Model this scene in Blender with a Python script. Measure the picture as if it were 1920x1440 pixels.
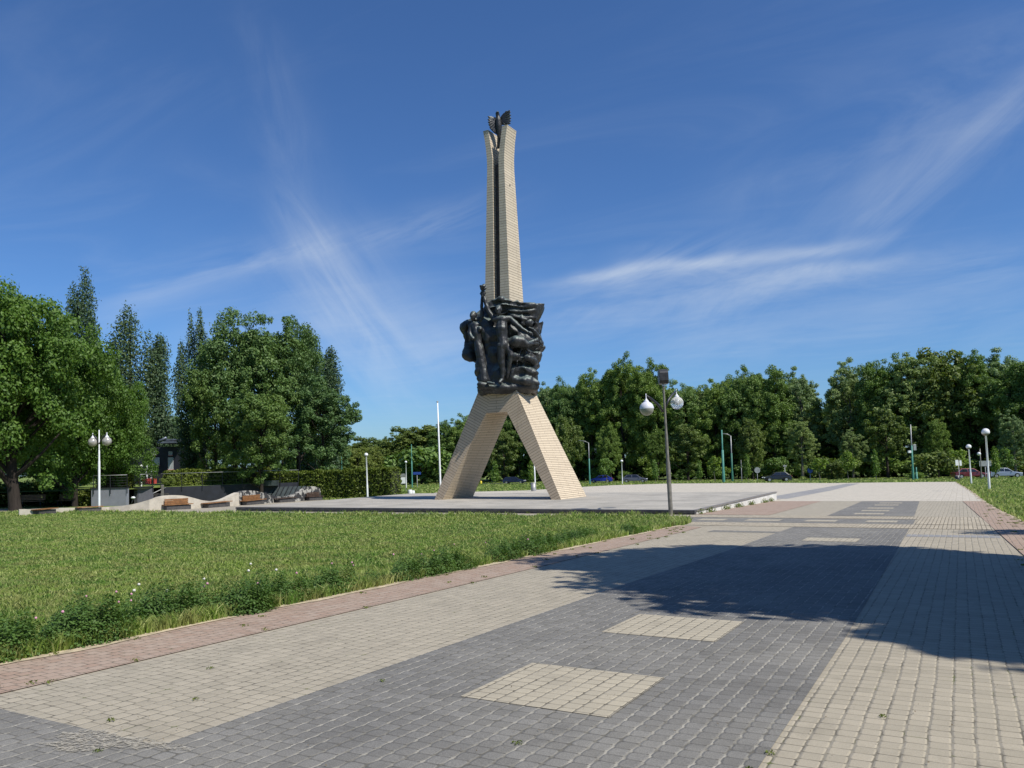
import bpy, bmesh, math, random
import numpy as np
from mathutils import Vector, Matrix, Euler, noise
R = math.radians
S = bpy.context.scene
for o in list(bpy.data.objects): bpy.data.objects.remove(o)
COL = S.collection

# ------------------------------------------------------------------ camera, sky, sun, exposure
FPX, PPY, PITCH, ROLL, EYE = 1480.0, 796.0, R(2.707), -0.027, 1.6
cam = bpy.data.objects.new("camera", bpy.data.cameras.new("camera")); COL.objects.link(cam)
CM = Matrix.Rotation(math.pi/2 + PITCH, 4, 'X') @ Matrix.Rotation(ROLL, 4, 'Z')
cam.matrix_world = Matrix.Translation((0, 0, EYE)) @ CM
cam.data.sensor_width = 36.0; cam.data.sensor_fit = 'HORIZONTAL'
cam.data.lens = 36.0*FPX/1920.0
cam.data.shift_y = (PPY-720.0)/1920.0
cam.data.clip_start = 0.1; cam.data.clip_end = 6000
S.camera = cam
S.render.resolution_x, S.render.resolution_y = 1024, 768
S.view_settings.view_transform = 'Standard'; S.view_settings.look = 'None'
S.view_settings.gamma = 1.0; S.view_settings.use_curve_mapping = False
S.view_settings.exposure = 0.28

SUN_EL, SUN_AZ = R(52), R(128)            # azimuth clockwise from +Y
SUNV = Vector((math.sin(SUN_AZ)*math.cos(SUN_EL), math.cos(SUN_AZ)*math.cos(SUN_EL), math.sin(SUN_EL)))
sl = bpy.data.lights.new("sun", 'SUN'); sl.energy = 4.2; sl.angle = R(0.53); sl.color = (1.0, 0.955, 0.88)
so = bpy.data.objects.new("sun", sl); COL.objects.link(so)
so.rotation_euler = SUNV.to_track_quat('Z', 'Y').to_euler(); so.location = (40, -30, 60)

W = bpy.data.worlds.new("World"); S.world = W; W.use_nodes = True
def build_world():
    nt = W.node_tree; N = nt.nodes; L = nt.links; N.clear()
    out = N.new('ShaderNodeOutputWorld'); bg = N.new('ShaderNodeBackground')
    sky = N.new('ShaderNodeTexSky'); sky.sky_type = 'NISHITA'; sky.sun_disc = False
    sky.sun_elevation = SUN_EL; sky.sun_rotation = SUN_AZ
    sky.air_density = 1.0; sky.dust_density = 0.55; sky.ozone_density = 3.2; sky.altitude = 300
    tc = N.new('ShaderNodeTexCoord')
    def M(op, a, b=None, c=None, clamp=False):
        n = N.new('ShaderNodeMath'); n.operation = op; n.use_clamp = clamp
        for i, x in enumerate((a, b, c)):
            if x is None: continue
            if isinstance(x, (int, float)): n.inputs[i].default_value = x
            else: L.new(x, n.inputs[i])
        return n.outputs[0]
    sep = N.new('ShaderNodeSeparateXYZ'); L.new(tc.outputs['Generated'], sep.inputs[0])
    X, Y, Z = sep.outputs
    iz = M('MAXIMUM', Z, 0.02)
    cx = M('DIVIDE', X, iz); cy = M('DIVIDE', Y, iz)          # flat cirrus deck, unit height
    comb = N.new('ShaderNodeCombineXYZ'); L.new(cx, comb.inputs[0]); L.new(cy, comb.inputs[1])
    def tex(scale, rot, sx, sy, detail=6, rough=0.6, dist=0.4, src=comb.outputs[0], off=0):
        mp = N.new('ShaderNodeMapping'); mp.vector_type = 'TEXTURE'; mp.inputs['Rotation'].default_value = (0, 0, -rot)
        mp.inputs['Scale'].default_value = (1/sx, 1/sy, 1); mp.inputs['Location'].default_value = (off, off, 0)
        L.new(src, mp.inputs[0])
        t = N.new('ShaderNodeTexNoise'); t.inputs['Scale'].default_value = scale; t.inputs['Detail'].default_value = detail
        t.inputs['Roughness'].default_value = rough; t.inputs['Distortion'].default_value = dist
        L.new(mp.outputs[0], t.inputs['Vector']); return t.outputs[0]
    def ss(x, a, b):
        m = N.new('ShaderNodeMapRange'); m.interpolation_type = 'SMOOTHSTEP'
        m.inputs['From Min'].default_value = a; m.inputs['From Max'].default_value = b; L.new(x, m.inputs[0]); return m.outputs[0]
    wob = tex(0.55, 0.3, 1, 1, 3, 0.5, 0.0, off=3.1)
    # streaks: each one a band between two points of the sky (azimuth tangent, elevation tangent), soft edged, broken by noise
    yy = M('MAXIMUM', Y, 0.05)
    u = M('DIVIDE', X, yy); v = M('DIVIDE', Z, yy)
    cb2 = N.new('ShaderNodeCombineXYZ'); L.new(u, cb2.inputs[0]); L.new(v, cb2.inputs[1])
    wob2 = tex(2.2, 0, 1, 1, 4, 0.55, 0.2, cb2.outputs[0], 1.7)
    w2 = M('MULTIPLY', M('SUBTRACT', wob2, 0.5), 0.10)
    def streak(u0, v0, u1, v1, wid, amp, grain=8.0, ext=0.08, seed=0.0, curve=0.0, lo=0.30, hi=0.68):
        dx, dy = u1-u0, v1-v0; ln = math.hypot(dx, dy); dx /= ln; dy /= ln
        a = M('SUBTRACT', u, u0); b = M('SUBTRACT', v, v0)
        al = M('ADD', M('MULTIPLY', a, dx), M('MULTIPLY', b, dy))
        pr = M('ADD', M('ADD', M('MULTIPLY', a, -dy), M('MULTIPLY', b, dx)), w2)
        if curve:
            tt = M('DIVIDE', al, ln); pr = M('ADD', pr, M('MULTIPLY', M('MULTIPLY', tt, M('SUBTRACT', 1, tt)), curve))
        band = M('POWER', 2.718, M('MULTIPLY', M('POWER', M('ABSOLUTE', M('DIVIDE', pr, wid)), 2.0), -1.0))
        ends = M('MULTIPLY', ss(al, -ext, ext), M('SUBTRACT', 1.0, ss(al, ln-ext*1.5, ln+ext)))
        ang = math.atan2(dy, dx)
        g = tex(grain*.8, -ang-0.10, 0.55, 1.9, 8, 0.62, 1.2, cb2.outputs[0], seed)
        return M('MULTIPLY', M('MULTIPLY', M('MULTIPLY', band, ends), ss(g, lo, hi)), amp*0.70)
    # pixel (x, y) of the sky -> tangents from the measured lens
    def T(px, py):
        r = CM.to_3x3() @ Vector(((px-960)/FPX, -(py-PPY)/FPX, -1)); return r.x/r.y, r.z/r.y
    def st(x0, y0, x1, y1, wid, amp, **k):
        a = T(x0, y0); b = T(x1, y1); return streak(a[0], a[1], b[0], b[1], wid, amp, **k)
    parts = [
        st(1060, 540, 1640, 428, 0.009, 0.55, seed=1.0, curve=0.03, lo=.12, hi=.66, grain=12),
        st(1090, 548, 1700, 462, 0.010, 0.30, seed=21.0, curve=0.02, lo=.2, hi=.66, grain=12),
        st(1180, 520, 1500, 440, 0.028, 0.22, seed=22.0, curve=0.02, grain=12),
        st(1560, 440, 2050, 90, 0.040, 0.26, seed=2.0, grain=6),
        st(1380, 400, 2000, 60, 0.060, 0.16, seed=7.0, grain=5),
        st(1000, 600, 1640, 520, 0.035, 0.30, seed=3.0),
        st(1300, 520, 1950, 470, 0.030, 0.24, seed=4.0),
        st(1150, 660, 1980, 560, 0.060, 0.22, seed=5.0, grain=5),
        st(545, 395, 720, 720, 0.028, 0.34, seed=6.0, grain=11),
        st(480, 60, 600, 430, 0.040, 0.13, seed=8.0, grain=6),
        st(560, 450, 780, 820, 0.075, 0.26, seed=9.0, grain=5),
        st(180, 575, 640, 460, 0.022, 0.30, seed=10.0),
        st(620, 470, 960, 380, 0.024, 0.22, seed=11.0),
        st(350, 640, 900, 600, 0.050, 0.22, seed=12.0, grain=5),
        st(760, 700, 1000, 620, 0.050, 0.26, seed=13.0, grain=5),
        st(360, 330, 440, 350, 0.020, 0.12, seed=14.0),
    ]
    tot = parts[0]
    for p in parts[1:]: tot = M('ADD', tot, p)
    veil = M('MULTIPLY', ss(tex(1.3, 0.5, 0.5, 1.4, 6, 0.6, 0.8, off=5.0), 0.45, 0.8), 0.05)
    tot = M('ADD', tot, veil, clamp=True)
    mix = N.new('ShaderNodeMix'); mix.data_type = 'RGBA'
    gain = N.new('ShaderNodeMix'); gain.data_type = 'RGBA'; gain.blend_type = 'MULTIPLY'; gain.inputs[0].default_value = 1.0
    L.new(sky.outputs[0], gain.inputs[6]); gain.inputs[7].default_value = (0.64, 0.95, 1.34, 1)
    L.new(tot, mix.inputs[0]); L.new(gain.outputs[2], mix.inputs[6]); mix.inputs[7].default_value = (8.2, 8.9, 9.6, 1)
    L.new(mix.outputs[2], bg.inputs[0]); bg.inputs[1].default_value = 0.074
    L.new(bg.outputs[0], out.inputs[0])
build_world()

# ------------------------------------------------------------------ measuring helpers
SA, SB = 0.0182, 0.0083
def gz(x, y):
    yy = y if y < 160 else 160 + 60*(1-math.exp(-(y-160)/60.0))
    return -SA*yy - SB*x
def ray(u, v): return CM.to_3x3() @ Vector(((u-960)/FPX, -(v-PPY)/FPX, -1))
def G(u, v):
    r = ray(u, v); t = -EYE/(r.z + SA*r.y + SB*r.x); return Vector((r.x*t, r.y*t, EYE+r.z*t))
def AY(u, v, y):
    r = ray(u, v); t = y/r.y; return Vector((r.x*t, y, EYE+r.z*t))
def hat(v_top, u, p):       # height above the ground at the point p of something whose top shows at row v_top
    return AY(u, v_top, p.y).z - gz(p.x, p.y)
TH = R(29.5); CE = Vector((math.cos(TH), -math.sin(TH), 0)); CD = Vector((math.sin(TH), math.cos(TH), 0))
def PQ(p, q, z=None, dz=0):
    w = CE*p + CD*q
    return Vector((w.x, w.y, (gz(w.x, w.y) if z is None else z) + dz))

# ------------------------------------------------------------------ tagging, mesh building
def tag(o, label=None, cat=None, group=None, kind=None):
    if label: o['label'] = label
    if cat: o['category'] = cat
    if group: o['group'] = group
    if kind: o['kind'] = kind
    return o
def link(name, me, m=None, parent=None):
    o = bpy.data.objects.new(name, me); COL.objects.link(o)
    if m is not None and not me.materials:
        for x in (m if isinstance(m, (list, tuple)) else [m]): me.materials.append(x)
    if parent: o.parent = parent
    return o
def empty(name, loc=(0, 0, 0), rz=0.0, label=None, cat=None, group=None):
    o = bpy.data.objects.new(name, None); COL.objects.link(o); o.empty_display_size = 0.3
    o.location = loc; o.rotation_euler = (0, 0, rz); return tag(o, label, cat, group)
def np_mesh(name, V, Fq, smooth=False):
    V = np.asarray(V, dtype=np.float32); Fq = np.asarray(Fq, dtype=np.int32); k = Fq.shape[1]; n = Fq.shape[0]
    me = bpy.data.meshes.new(name); me.vertices.add(len(V)); me.vertices.foreach_set('co', V.ravel())
    me.loops.add(n*k); me.loops.foreach_set('vertex_index', Fq.ravel())
    me.polygons.add(n); me.polygons.foreach_set('loop_start', np.arange(0, n*k, k, dtype=np.int32))
    me.polygons.foreach_set('loop_total', np.full(n, k, dtype=np.int32))
    if smooth: me.polygons.foreach_set('use_smooth', np.ones(n, dtype=bool))
    me.update(); return me
class MB:
    def __init__(s): s.v = []; s.f = []; s.m = []; s.sm = []; s.uv = {}
    def add(s, vs, fs, mi=0, smooth=False):
        b = len(s.v); s.v += [tuple(x) for x in vs]
        for f in fs: s.f.append(tuple(b+i for i in f)); s.m.append(mi); s.sm.append(smooth)
        return s
    def box(s, c, d, rz=0.0, mi=0, taper=1.0):
        cx, cy, cz = c; dx, dy, dz = d[0]/2, d[1]/2, d[2]/2; co, si = math.cos(rz), math.sin(rz); vs = []
        for z, k in ((-dz, 1.0), (dz, taper)):
            for x, y in ((-dx*k, -dy*k), (dx*k, -dy*k), (dx*k, dy*k), (-dx*k, dy*k)):
                vs.append((cx+x*co-y*si, cy+x*si+y*co, cz+z))
        return s.add(vs, [(3, 2, 1, 0), (4, 5, 6, 7), (0, 1, 5, 4), (1, 2, 6, 5), (2, 3, 7, 6), (3, 0, 4, 7)], mi)
    def tube(s, pts, rad, n=10, mi=0, cap=True, smooth=True):
        pts = [Vector(p) for p in pts]; rad = rad if isinstance(rad, (list, tuple)) else [rad]*len(pts); vs = []
        prev = None
        for i, p in enumerate(pts):
            t = (pts[min(i+1, len(pts)-1)] - pts[max(i-1, 0)]).normalized()
            a = t.orthogonal().normalized() if prev is None else (prev - t*prev.dot(t)).normalized()
            prev = a; b = t.cross(a)
            for k in range(n):
                w = 2*math.pi*k/n; vs.append(p + (a*math.cos(w)+b*math.sin(w))*rad[i])
        fs = [(i*n+k, i*n+(k+1) % n, (i+1)*n+(k+1) % n, (i+1)*n+k) for i in range(len(pts)-1) for k in range(n)]
        s.add(vs, fs, mi, smooth)
        if cap:
            s.add(vs[:n], [tuple(reversed(range(n)))], mi); s.add(vs[-n:], [tuple(range(n))], mi)
        return s
    def lathe(s, prof, c=(0, 0, 0), n=20, mi=0, smooth=True):
        vs = [(c[0]+r*math.cos(2*math.pi*k/n), c[1]+r*math.sin(2*math.pi*k/n), c[2]+z) for r, z in prof for k in range(n)]
        fs = [(i*n+k, i*n+(k+1) % n, (i+1)*n+(k+1) % n, (i+1)*n+k) for i in range(len(prof)-1) for k in range(n)]
        return s.add(vs, fs, mi, smooth)
    def ball(s, c, r, n=20, mi=0, sc=(1, 1, 1), a0=0.0, a1=math.pi):
        m = n//2; vs = []
        for i in range(m+1):
            a = a0+(a1-a0)*i/m
            for k in range(n):
                w = 2*math.pi*k/n
                vs.append((c[0]+r*sc[0]*math.sin(a)*math.cos(w), c[1]+r*sc[1]*math.sin(a)*math.sin(w), c[2]+r*sc[2]*math.cos(a)))
        fs = [(i*n+k, (i+1)*n+k, (i+1)*n+(k+1) % n, i*n+(k+1) % n) for i in range(m) for k in range(n)]
        return s.add(vs, fs, mi, True)
    def prism(s, poly, off, mi=0, cap=True):
        """poly: 3D points; off: extrusion vector"""
        n = len(poly); off = Vector(off); vs = [Vector(p) for p in poly] + [Vector(p)+off for p in poly]
        s.add(vs, [(i, (i+1) % n, n+(i+1) % n, n+i) for i in range(n)], mi)
        if cap: s.add(vs[:n], [tuple(reversed(range(n)))], mi); s.add(vs[n:], [tuple(range(n))], mi)
        return s
    def mesh(s, name, weld=0.0, fixn=True):
        me = bpy.data.meshes.new(name); me.from_pydata(s.v, [], s.f)
        me.polygons.foreach_set('material_index', s.m); me.polygons.foreach_set('use_smooth', s.sm)
        if fixn:
            bm = bmesh.new(); bm.from_mesh(me)
            if weld: bmesh.ops.remove_doubles(bm, verts=bm.verts, dist=weld)
            bmesh.ops.recalc_face_normals(bm, faces=bm.faces); bm.to_mesh(me); bm.free()
        me.update(); return me
    def build(s, name, mats, parent=None, weld=1e-5, bevel=0.0):
        me = s.mesh(name, weld)
        if bevel:
            bm = bmesh.new(); bm.from_mesh(me)
            bmesh.ops.bevel(bm, geom=[e for e in bm.edges if len(e.link_faces) == 2 and e.calc_face_angle(0) > 0.6], offset=bevel, segments=2, affect='EDGES', profile=0.6)
            bm.to_mesh(me); bm.free()
        return link(name, me, mats, parent)
def copy_tree(root, **kw):
    c = root.copy(); COL.objects.link(c)
    for ch in root.children:
        k = ch.copy(); COL.objects.link(k); k.parent = c
        for g in ch.children:
            h = g.copy(); COL.objects.link(h); h.parent = k
    for a in ('label', 'group'):
        if a in kw and kw[a]: c[a] = kw[a]
    return c

# ------------------------------------------------------------------ materials
class Nt:
    def __init__(s, name):
        s.mat = bpy.data.materials.new(name); s.mat.use_nodes = True; s.nt = s.mat.node_tree; s.N = s.nt.nodes; s.L = s.nt.links
        s.N.clear(); s.out = s.N.new('ShaderNodeOutputMaterial'); s.b = s.N.new('ShaderNodeBsdfPrincipled'); s.L.new(s.b.outputs[0], s.out.inputs[0])
    def set(s, inp, x):
        if isinstance(x, (int, float)): inp.default_value = x
        elif isinstance(x, tuple): inp.default_value = x if len(x) == 4 or inp.type == 'VECTOR' else (*x, 1)
        else: s.L.new(x, inp)
    def M(s, op, a, b=None, c=None, clamp=False):
        n = s.N.new('ShaderNodeMath'); n.operation = op; n.use_clamp = clamp
        for i, x in enumerate((a, b, c)):
            if x is not None: s.set(n.inputs[i], x)
        return n.outputs[0]
    def coord(s, kind='Object', scale=(1, 1, 1), rot=0.0):
        t = s.N.new('ShaderNodeTexCoord'); m = s.N.new('ShaderNodeMapping'); s.L.new(t.outputs[kind], m.inputs[0])
        m.inputs['Scale'].default_value = scale; m.inputs['Rotation'].default_value = (0, 0, rot); return m.outputs[0]
    def pos(s):
        return s.N.new('ShaderNodeNewGeometry').outputs['Position']
    def noise(s, vec, scale, detail=4, rough=0.55, dist=0.0):
        t = s.N.new('ShaderNodeTexNoise'); s.L.new(vec, t.inputs['Vector']); t.inputs['Scale'].default_value = scale
        t.inputs['Detail'].default_value = detail; t.inputs['Roughness'].default_value = rough; t.inputs['Distortion'].default_value = dist
        return t.outputs[0]
    def ss(s, x, a, b, o0=0.0, o1=1.0):
        m = s.N.new('ShaderNodeMapRange'); m.interpolation_type = 'SMOOTHSTEP'; s.L.new(x, m.inputs[0])
        for i, k in ((1, a), (2, b), (3, o0), (4, o1)): m.inputs[i].default_value = k
        return m.outputs[0]
    def mix(s, f, a, b, blend='MIX'):
        m = s.N.new('ShaderNodeMix'); m.data_type = 'RGBA'; m.blend_type = blend
        s.set(m.inputs[0], f); s.set(m.inputs[6], a); s.set(m.inputs[7], b); return m.outputs[2]
    def bump(s, h, strength=0.5, dist=0.01):
        n = s.N.new('ShaderNodeBump'); s.L.new(h, n.inputs['Height']); n.inputs['Strength'].default_value = strength
        n.inputs['Distance'].default_value = dist; s.L.new(n.outputs[0], s.b.inputs['Normal']); return n
    def fin(s, col=None, rough=0.7, metal=0.0, spec=None):
        if col is not None: s.set(s.b.inputs['Base Color'], col)
        s.set(s.b.inputs['Roughness'], rough); s.set(s.b.inputs['Metallic'], metal)
        if spec is not None: s.b.inputs['Specular IOR Level'].default_value = spec
        return s.mat
def plain(name, c, rough=0.6, metal=0.0, var=0.15, scale=6.0, bump=0.0, spec=None):
    n = Nt(name); p = n.coord(); z = n.noise(p, scale, 5, 0.6)
    dark = tuple(x*(1-var) for x in c); lite = tuple(min(1, x*(1+var)) for x in c)
    col = n.mix(n.ss(z, 0.3, 0.7), dark, lite)
    if bump: n.bump(n.noise(p, scale*8, 4), bump, 0.01)
    return n.fin(col, rough, metal, spec)

def pavers(name, base, base2, joint, w=0.122, l=0.118, jw=0.010, jointvar=0.5, grain=0.12, gap=1.0, moss=None, cross=0.25, rc=0.024, crossdark=(0.115, 0.10, 0.078)):
    n = Nt(name); M = n.M
    v = n.coord('Object', rot=TH); sep = n.N.new('ShaderNodeSeparateXYZ'); n.L.new(v, sep.inputs[0])
    jit = n.noise(v, 1.7, 2, 0.5); jit2 = n.noise(v, 9.0, 2, 0.5)
    p = M('ADD', sep.outputs[0], M('MULTIPLY', M('SUBTRACT', jit, 0.5), 0.022)); q = sep.outputs[1]
    p = M('ADD', p, M('MULTIPLY', M('SUBTRACT', jit2, 0.5), 0.012))
    pc = M('DIVIDE', p, w); col = M('FLOOR', pc); fx = M('SUBTRACT', M('FRACT', pc), 0.5)
    wn = n.N.new('ShaderNodeTexWhiteNoise'); wn.noise_dimensions = '1D'; n.L.new(col, wn.inputs['W'])
    qq = M('ADD', M('DIVIDE', q, l), M('MULTIPLY', wn.outputs['Value'], 9.0))
    q2 = M('ADD', qq, M('MULTIPLY', M('SINE', M('MULTIPLY', qq, math.pi)), 0.19))
    row = M('FLOOR', q2); fy = M('SUBTRACT', M('FRACT', q2), 0.5)
    stretch = M('ADD', 1.0, M('MULTIPLY', M('COSINE', M('MULTIPLY', qq, math.pi)), 0.19*math.pi))
    dx = M('MULTIPLY', M('SUBTRACT', 0.5, M('ABSOLUTE', fx)), w)
    dy = M('DIVIDE', M('MULTIPLY', M('SUBTRACT', 0.5, M('ABSOLUTE', fy)), l), stretch)
    dyj = M('ADD', dy, jw*cross)
    a = M('MAXIMUM', M('SUBTRACT', rc, dx), 0.0); b = M('MAXIMUM', M('SUBTRACT', rc, dyj), 0.0)
    ed = M('SUBTRACT', rc, M('SQRT', M('ADD', M('MULTIPLY', a, a), M('MULTIPLY', b, b))))
    big = n.noise(v, 0.55, 3, 0.6); med = n.noise(v, 5.0, 4, 0.6); fine = n.noise(v, 120.0, 3, 0.7)
    edj = M('ADD', ed, M('MULTIPLY', M('SUBTRACT', med, 0.5), -0.010*gap))
    stone = n.ss(edj, jw*0.35*gap, jw*gap)
    cb = n.N.new('ShaderNodeCombineXYZ'); n.L.new(col, cb.inputs[0]); n.L.new(row, cb.inputs[1])
    w2 = n.N.new('ShaderNodeTexWhiteNoise'); w2.noise_dimensions = '2D'; n.L.new(cb.outputs[0], w2.inputs['Vector'])
    sc = n.mix(w2.outputs['Value'], base, base2)
    sc = n.mix(M('MULTIPLY', n.ss(big, 0.35, 0.7), 0.14), sc, tuple(min(1, x*1.28) for x in joint) if sum(joint) > sum(base) else tuple(x*0.78 for x in base))
    gr = n.ss(fine, 0.25, 0.75, 1-grain, 1+grain)
    st = n.ss(n.noise(v, 1.9, 7, 0.72), 0.50, 0.72); sc = n.mix(M('MULTIPLY', st, 0.48), sc, tuple(x*0.66 for x in base))
    cg = n.N.new('ShaderNodeCombineColor'); [n.L.new(gr, cg.inputs[i]) for i in range(3)]
    sc = n.mix(1.0, sc, cg.outputs[0], 'MULTIPLY')
    speck = n.noise(v, 260.0, 1, 0.5); sc = n.mix(M('MULTIPLY', n.ss(speck, 0.66, 0.74), 0.35), sc, (0.55, 0.52, 0.45))
    jc = n.mix(n.ss(med, 0.35, 0.65), joint, tuple(x*(1-jointvar) for x in joint))
    if crossdark: jc = n.mix(n.ss(M('SUBTRACT', dx, dy), 0.002, 0.012), jc, crossdark)
    if moss: jc = n.mix(M('MULTIPLY', n.ss(n.noise(v, 3.1, 4, 0.7), 0.58, 0.68), 0.8), jc, moss)
    colr = n.mix(stone, jc, sc)
    h = M('ADD', n.ss(ed, 0.0, 0.016), M('MULTIPLY', fine, 0.08))
    h = M('ADD', h, M('MULTIPLY', w2.outputs['Value'], 0.12))
    n.bump(h, 0.7, 0.006)
    return n.fin(colr, 0.85, spec=0.25)

SAND = (0.50, 0.455, 0.36)
m_pav = pavers('pale beige pavers', (0.345, 0.308, 0.238), (0.405, 0.360, 0.278), (0.30, 0.27, 0.21), jw=0.0052, moss=(0.10, 0.12, 0.03))
m_pavd = pavers('charcoal grey pavers', (0.145, 0.140, 0.129), (0.190, 0.184, 0.171), (0.40, 0.375, 0.315), jw=0.0048, jointvar=0.68, grain=0.28, cross=0.12, rc=0.034, crossdark=(0.10, 0.095, 0.085))
m_pavr = pavers('faded red pavers', (0.345, 0.245, 0.185), (0.385, 0.300, 0.235), (0.29, 0.24, 0.185), jw=0.007, moss=(0.13, 0.12, 0.05))
m_patch = pavers('cream pavers', (0.385, 0.345, 0.265), (0.435, 0.388, 0.295), (0.25, 0.22, 0.17), jw=0.005)
m_sett = pavers('small cream setts', (0.36, 0.315, 0.24), (0.52, 0.455, 0.34), (0.20, 0.17, 0.12), w=0.10, l=0.10, jw=0.010)
m_far = pavers('washed concrete pavers', (0.48, 0.435, 0.355), (0.545, 0.495, 0.405), (0.38, 0.33, 0.25), w=0.3, l=0.3, jw=0.006)
m_pavg = pavers('mid grey pavers', (0.235, 0.235, 0.24), (0.29, 0.29, 0.29), SAND, jw=0.006)

def slabs(name):
    n = Nt(name); v = n.coord('Object', rot=TH)
    br = n.N.new('ShaderNodeTexBrick'); n.L.new(v, br.inputs['Vector']); br.inputs['Scale'].default_value = 1.0
    br.inputs['Brick Width'].default_value = 1.2; br.inputs['Row Height'].default_value = 0.6; br.inputs['Mortar Size'].default_value = 0.008
    br.inputs['Color1'].default_value = (0.36, 0.335, 0.285, 1); br.inputs['Color2'].default_value = (0.46, 0.425, 0.36, 1)
    br.inputs['Mortar'].default_value = (0.16, 0.15, 0.13, 1)
    st = n.noise(v, 0.35, 5, 0.65); c = n.mix(n.M('MULTIPLY', n.ss(st, 0.4, 0.7), 0.7), br.outputs[0], (0.25, 0.235, 0.20))
    c = n.mix(n.M('MULTIPLY', n.ss(n.noise(v, 4.0, 6, 0.7), 0.6, 0.7), 0.25), c, (0.52, 0.50, 0.46))
    n.bump(br.outputs[1], 0.3, -0.004); return n.fin(c, 0.8, spec=0.3)
m_slab = slabs('grey stone slabs')
def cladding(name, row, wid, c1, c2):
    n = Nt(name); v = n.coord('UV')
    br = n.N.new('ShaderNodeTexBrick'); n.L.new(v, br.inputs['Vector']); br.inputs['Scale'].default_value = 1.0
    br.offset = 0.5; br.inputs['Brick Width'].default_value = wid; br.inputs['Row Height'].default_value = row
    br.inputs['Mortar Size'].default_value = 0.0095; br.inputs['Mortar Smooth'].default_value = 0.1; br.inputs['Bias'].default_value = 0.0
    br.inputs['Color1'].default_value = (*c1, 1); br.inputs['Color2'].default_value = (*c2, 1); br.inputs['Mortar'].default_value = (0.10, 0.075, 0.05, 1)
    ps = n.pos(); st = n.noise(ps, 0.9, 5, 0.65); c = n.mix(n.M('MULTIPLY', n.ss(st, 0.5, 0.8), 0.35), br.outputs[0], (0.36, 0.29, 0.21))
    mp = n.N.new('ShaderNodeMapping'); mp.inputs['Scale'].default_value = (5, 5, 0.35); n.L.new(ps, mp.inputs[0])
    c = n.mix(n.M('MULTIPLY', n.ss(n.noise(mp.outputs[0], 1.0, 5, 0.7), 0.52, 0.75), 0.45), c, (0.27, 0.20, 0.14))
    n.bump(br.outputs[1], 0.6, -0.012); return n.fin(c, 0.75, spec=0.3)
m_clad = cladding('beige brick cladding', 0.150, 2.0, (0.53, 0.45, 0.335), (0.60, 0.505, 0.375))
m_cladL = cladding('beige leg cladding', 0.150, 2.4, (0.47, 0.375, 0.265), (0.53, 0.425, 0.30))
m_cladS = cladding('fine beige cladding', 0.105, 1.6, (0.58, 0.48, 0.345), (0.65, 0.54, 0.39))  # leg sides paler than the fronts: sunlit brightness put into the colour
m_groove = plain('shade-darkened recess brick', (0.055, 0.045, 0.045), 0.8, var=0.3, scale=3)  # shade of the groove put into a near-black brick colour

def bronze(name):
    n = Nt(name); p = n.pos(); g = n.N.new('ShaderNodeNewGeometry'); sp = n.N.new('ShaderNodeSeparateXYZ'); n.L.new(g.outputs['Normal'], sp.inputs[0])
    pat = n.noise(p, 1.6, 6, 0.7); up = n.ss(sp.outputs[2], 0.15, 0.9)
    m = n.M('MULTIPLY', up, n.ss(pat, 0.30, 0.62))
    mp = n.N.new('ShaderNodeMapping'); mp.inputs['Scale'].default_value = (2.5, 2.5, 0.5); n.L.new(p, mp.inputs[0])
    stn = n.ss(n.noise(mp.outputs[0], 1.6, 6, 0.75), 0.52, 0.72)
    c = n.mix(stn, (0.034, 0.034, 0.035), (0.085, 0.092, 0.090)); c = n.mix(m, c, (0.20, 0.25, 0.225))
    n.bump(n.noise(p, 14.0, 5, 0.6), 0.55, 0.03); return n.fin(c, 0.45, 0.35, 0.5)
m_bronze = bronze('patinated dark bronze')

def leafmat(name, a, b, c, tr=0.25, rough=0.55, seedscale=0.35):
    n = Nt(name); g = n.N.new('ShaderNodeNewGeometry'); oi = n.N.new('ShaderNodeObjectInfo')
    z = n.noise(g.outputs['Position'], seedscale, 4, 0.6)
    col = n.mix(n.ss(z, 0.3, 0.7), a, b); col = n.mix(n.M('MULTIPLY', n.M('POWER', g.outputs['Random Per Island'], 2.0), 0.75), col, c)
    tw = n.mix(oi.outputs['Random'], (0.80, 0.86, 0.95), (1.15, 1.08, 0.92)); col = n.mix(1.0, col, tw, 'MULTIPLY')
    n.fin(col, rough, spec=0.32)
    t = n.N.new('ShaderNodeBsdfTranslucent'); n.L.new(n.mix(1.0, col, (1.25, 1.35, 0.5), 'MULTIPLY'), t.inputs[0])
    mx = n.N.new('ShaderNodeMixShader'); mx.inputs[0].default_value = tr
    n.L.new(n.b.outputs[0], mx.inputs[1]); n.L.new(t.outputs[0], mx.inputs[2]); n.L.new(mx.outputs[0], n.out.inputs[0]); return n.mat
L_maple = leafmat('fresh maple leaves', (0.060, 0.127, 0.021), (0.110, 0.206, 0.033), (0.165, 0.267, 0.058), 0.32)
L_grove = leafmat('grey green leaves', (0.061, 0.122, 0.034), (0.101, 0.180, 0.046), (0.202, 0.293, 0.087), 0.22)
L_poplar = leafmat('dark poplar leaves', (0.034, 0.068, 0.028), (0.057, 0.105, 0.041), (0.133, 0.190, 0.079), 0.15)
L_oak = leafmat('deep green oak leaves', (0.075, 0.141, 0.031), (0.139, 0.224, 0.047), (0.243, 0.342, 0.088), 0.22, seedscale=0.12)
L_alder = leafmat('grey woodland leaves', (0.118, 0.184, 0.066), (0.206, 0.289, 0.092), (0.354, 0.442, 0.186), 0.2, seedscale=0.12)
L_lime = leafmat('olive lime leaves', (0.103, 0.140, 0.030), (0.164, 0.215, 0.045), (0.240, 0.298, 0.084), 0.28, seedscale=0.2)
L_young = leafmat('bright young leaves', (0.120, 0.204, 0.039), (0.168, 0.264, 0.050), (0.240, 0.324, 0.088), 0.35)
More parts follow.
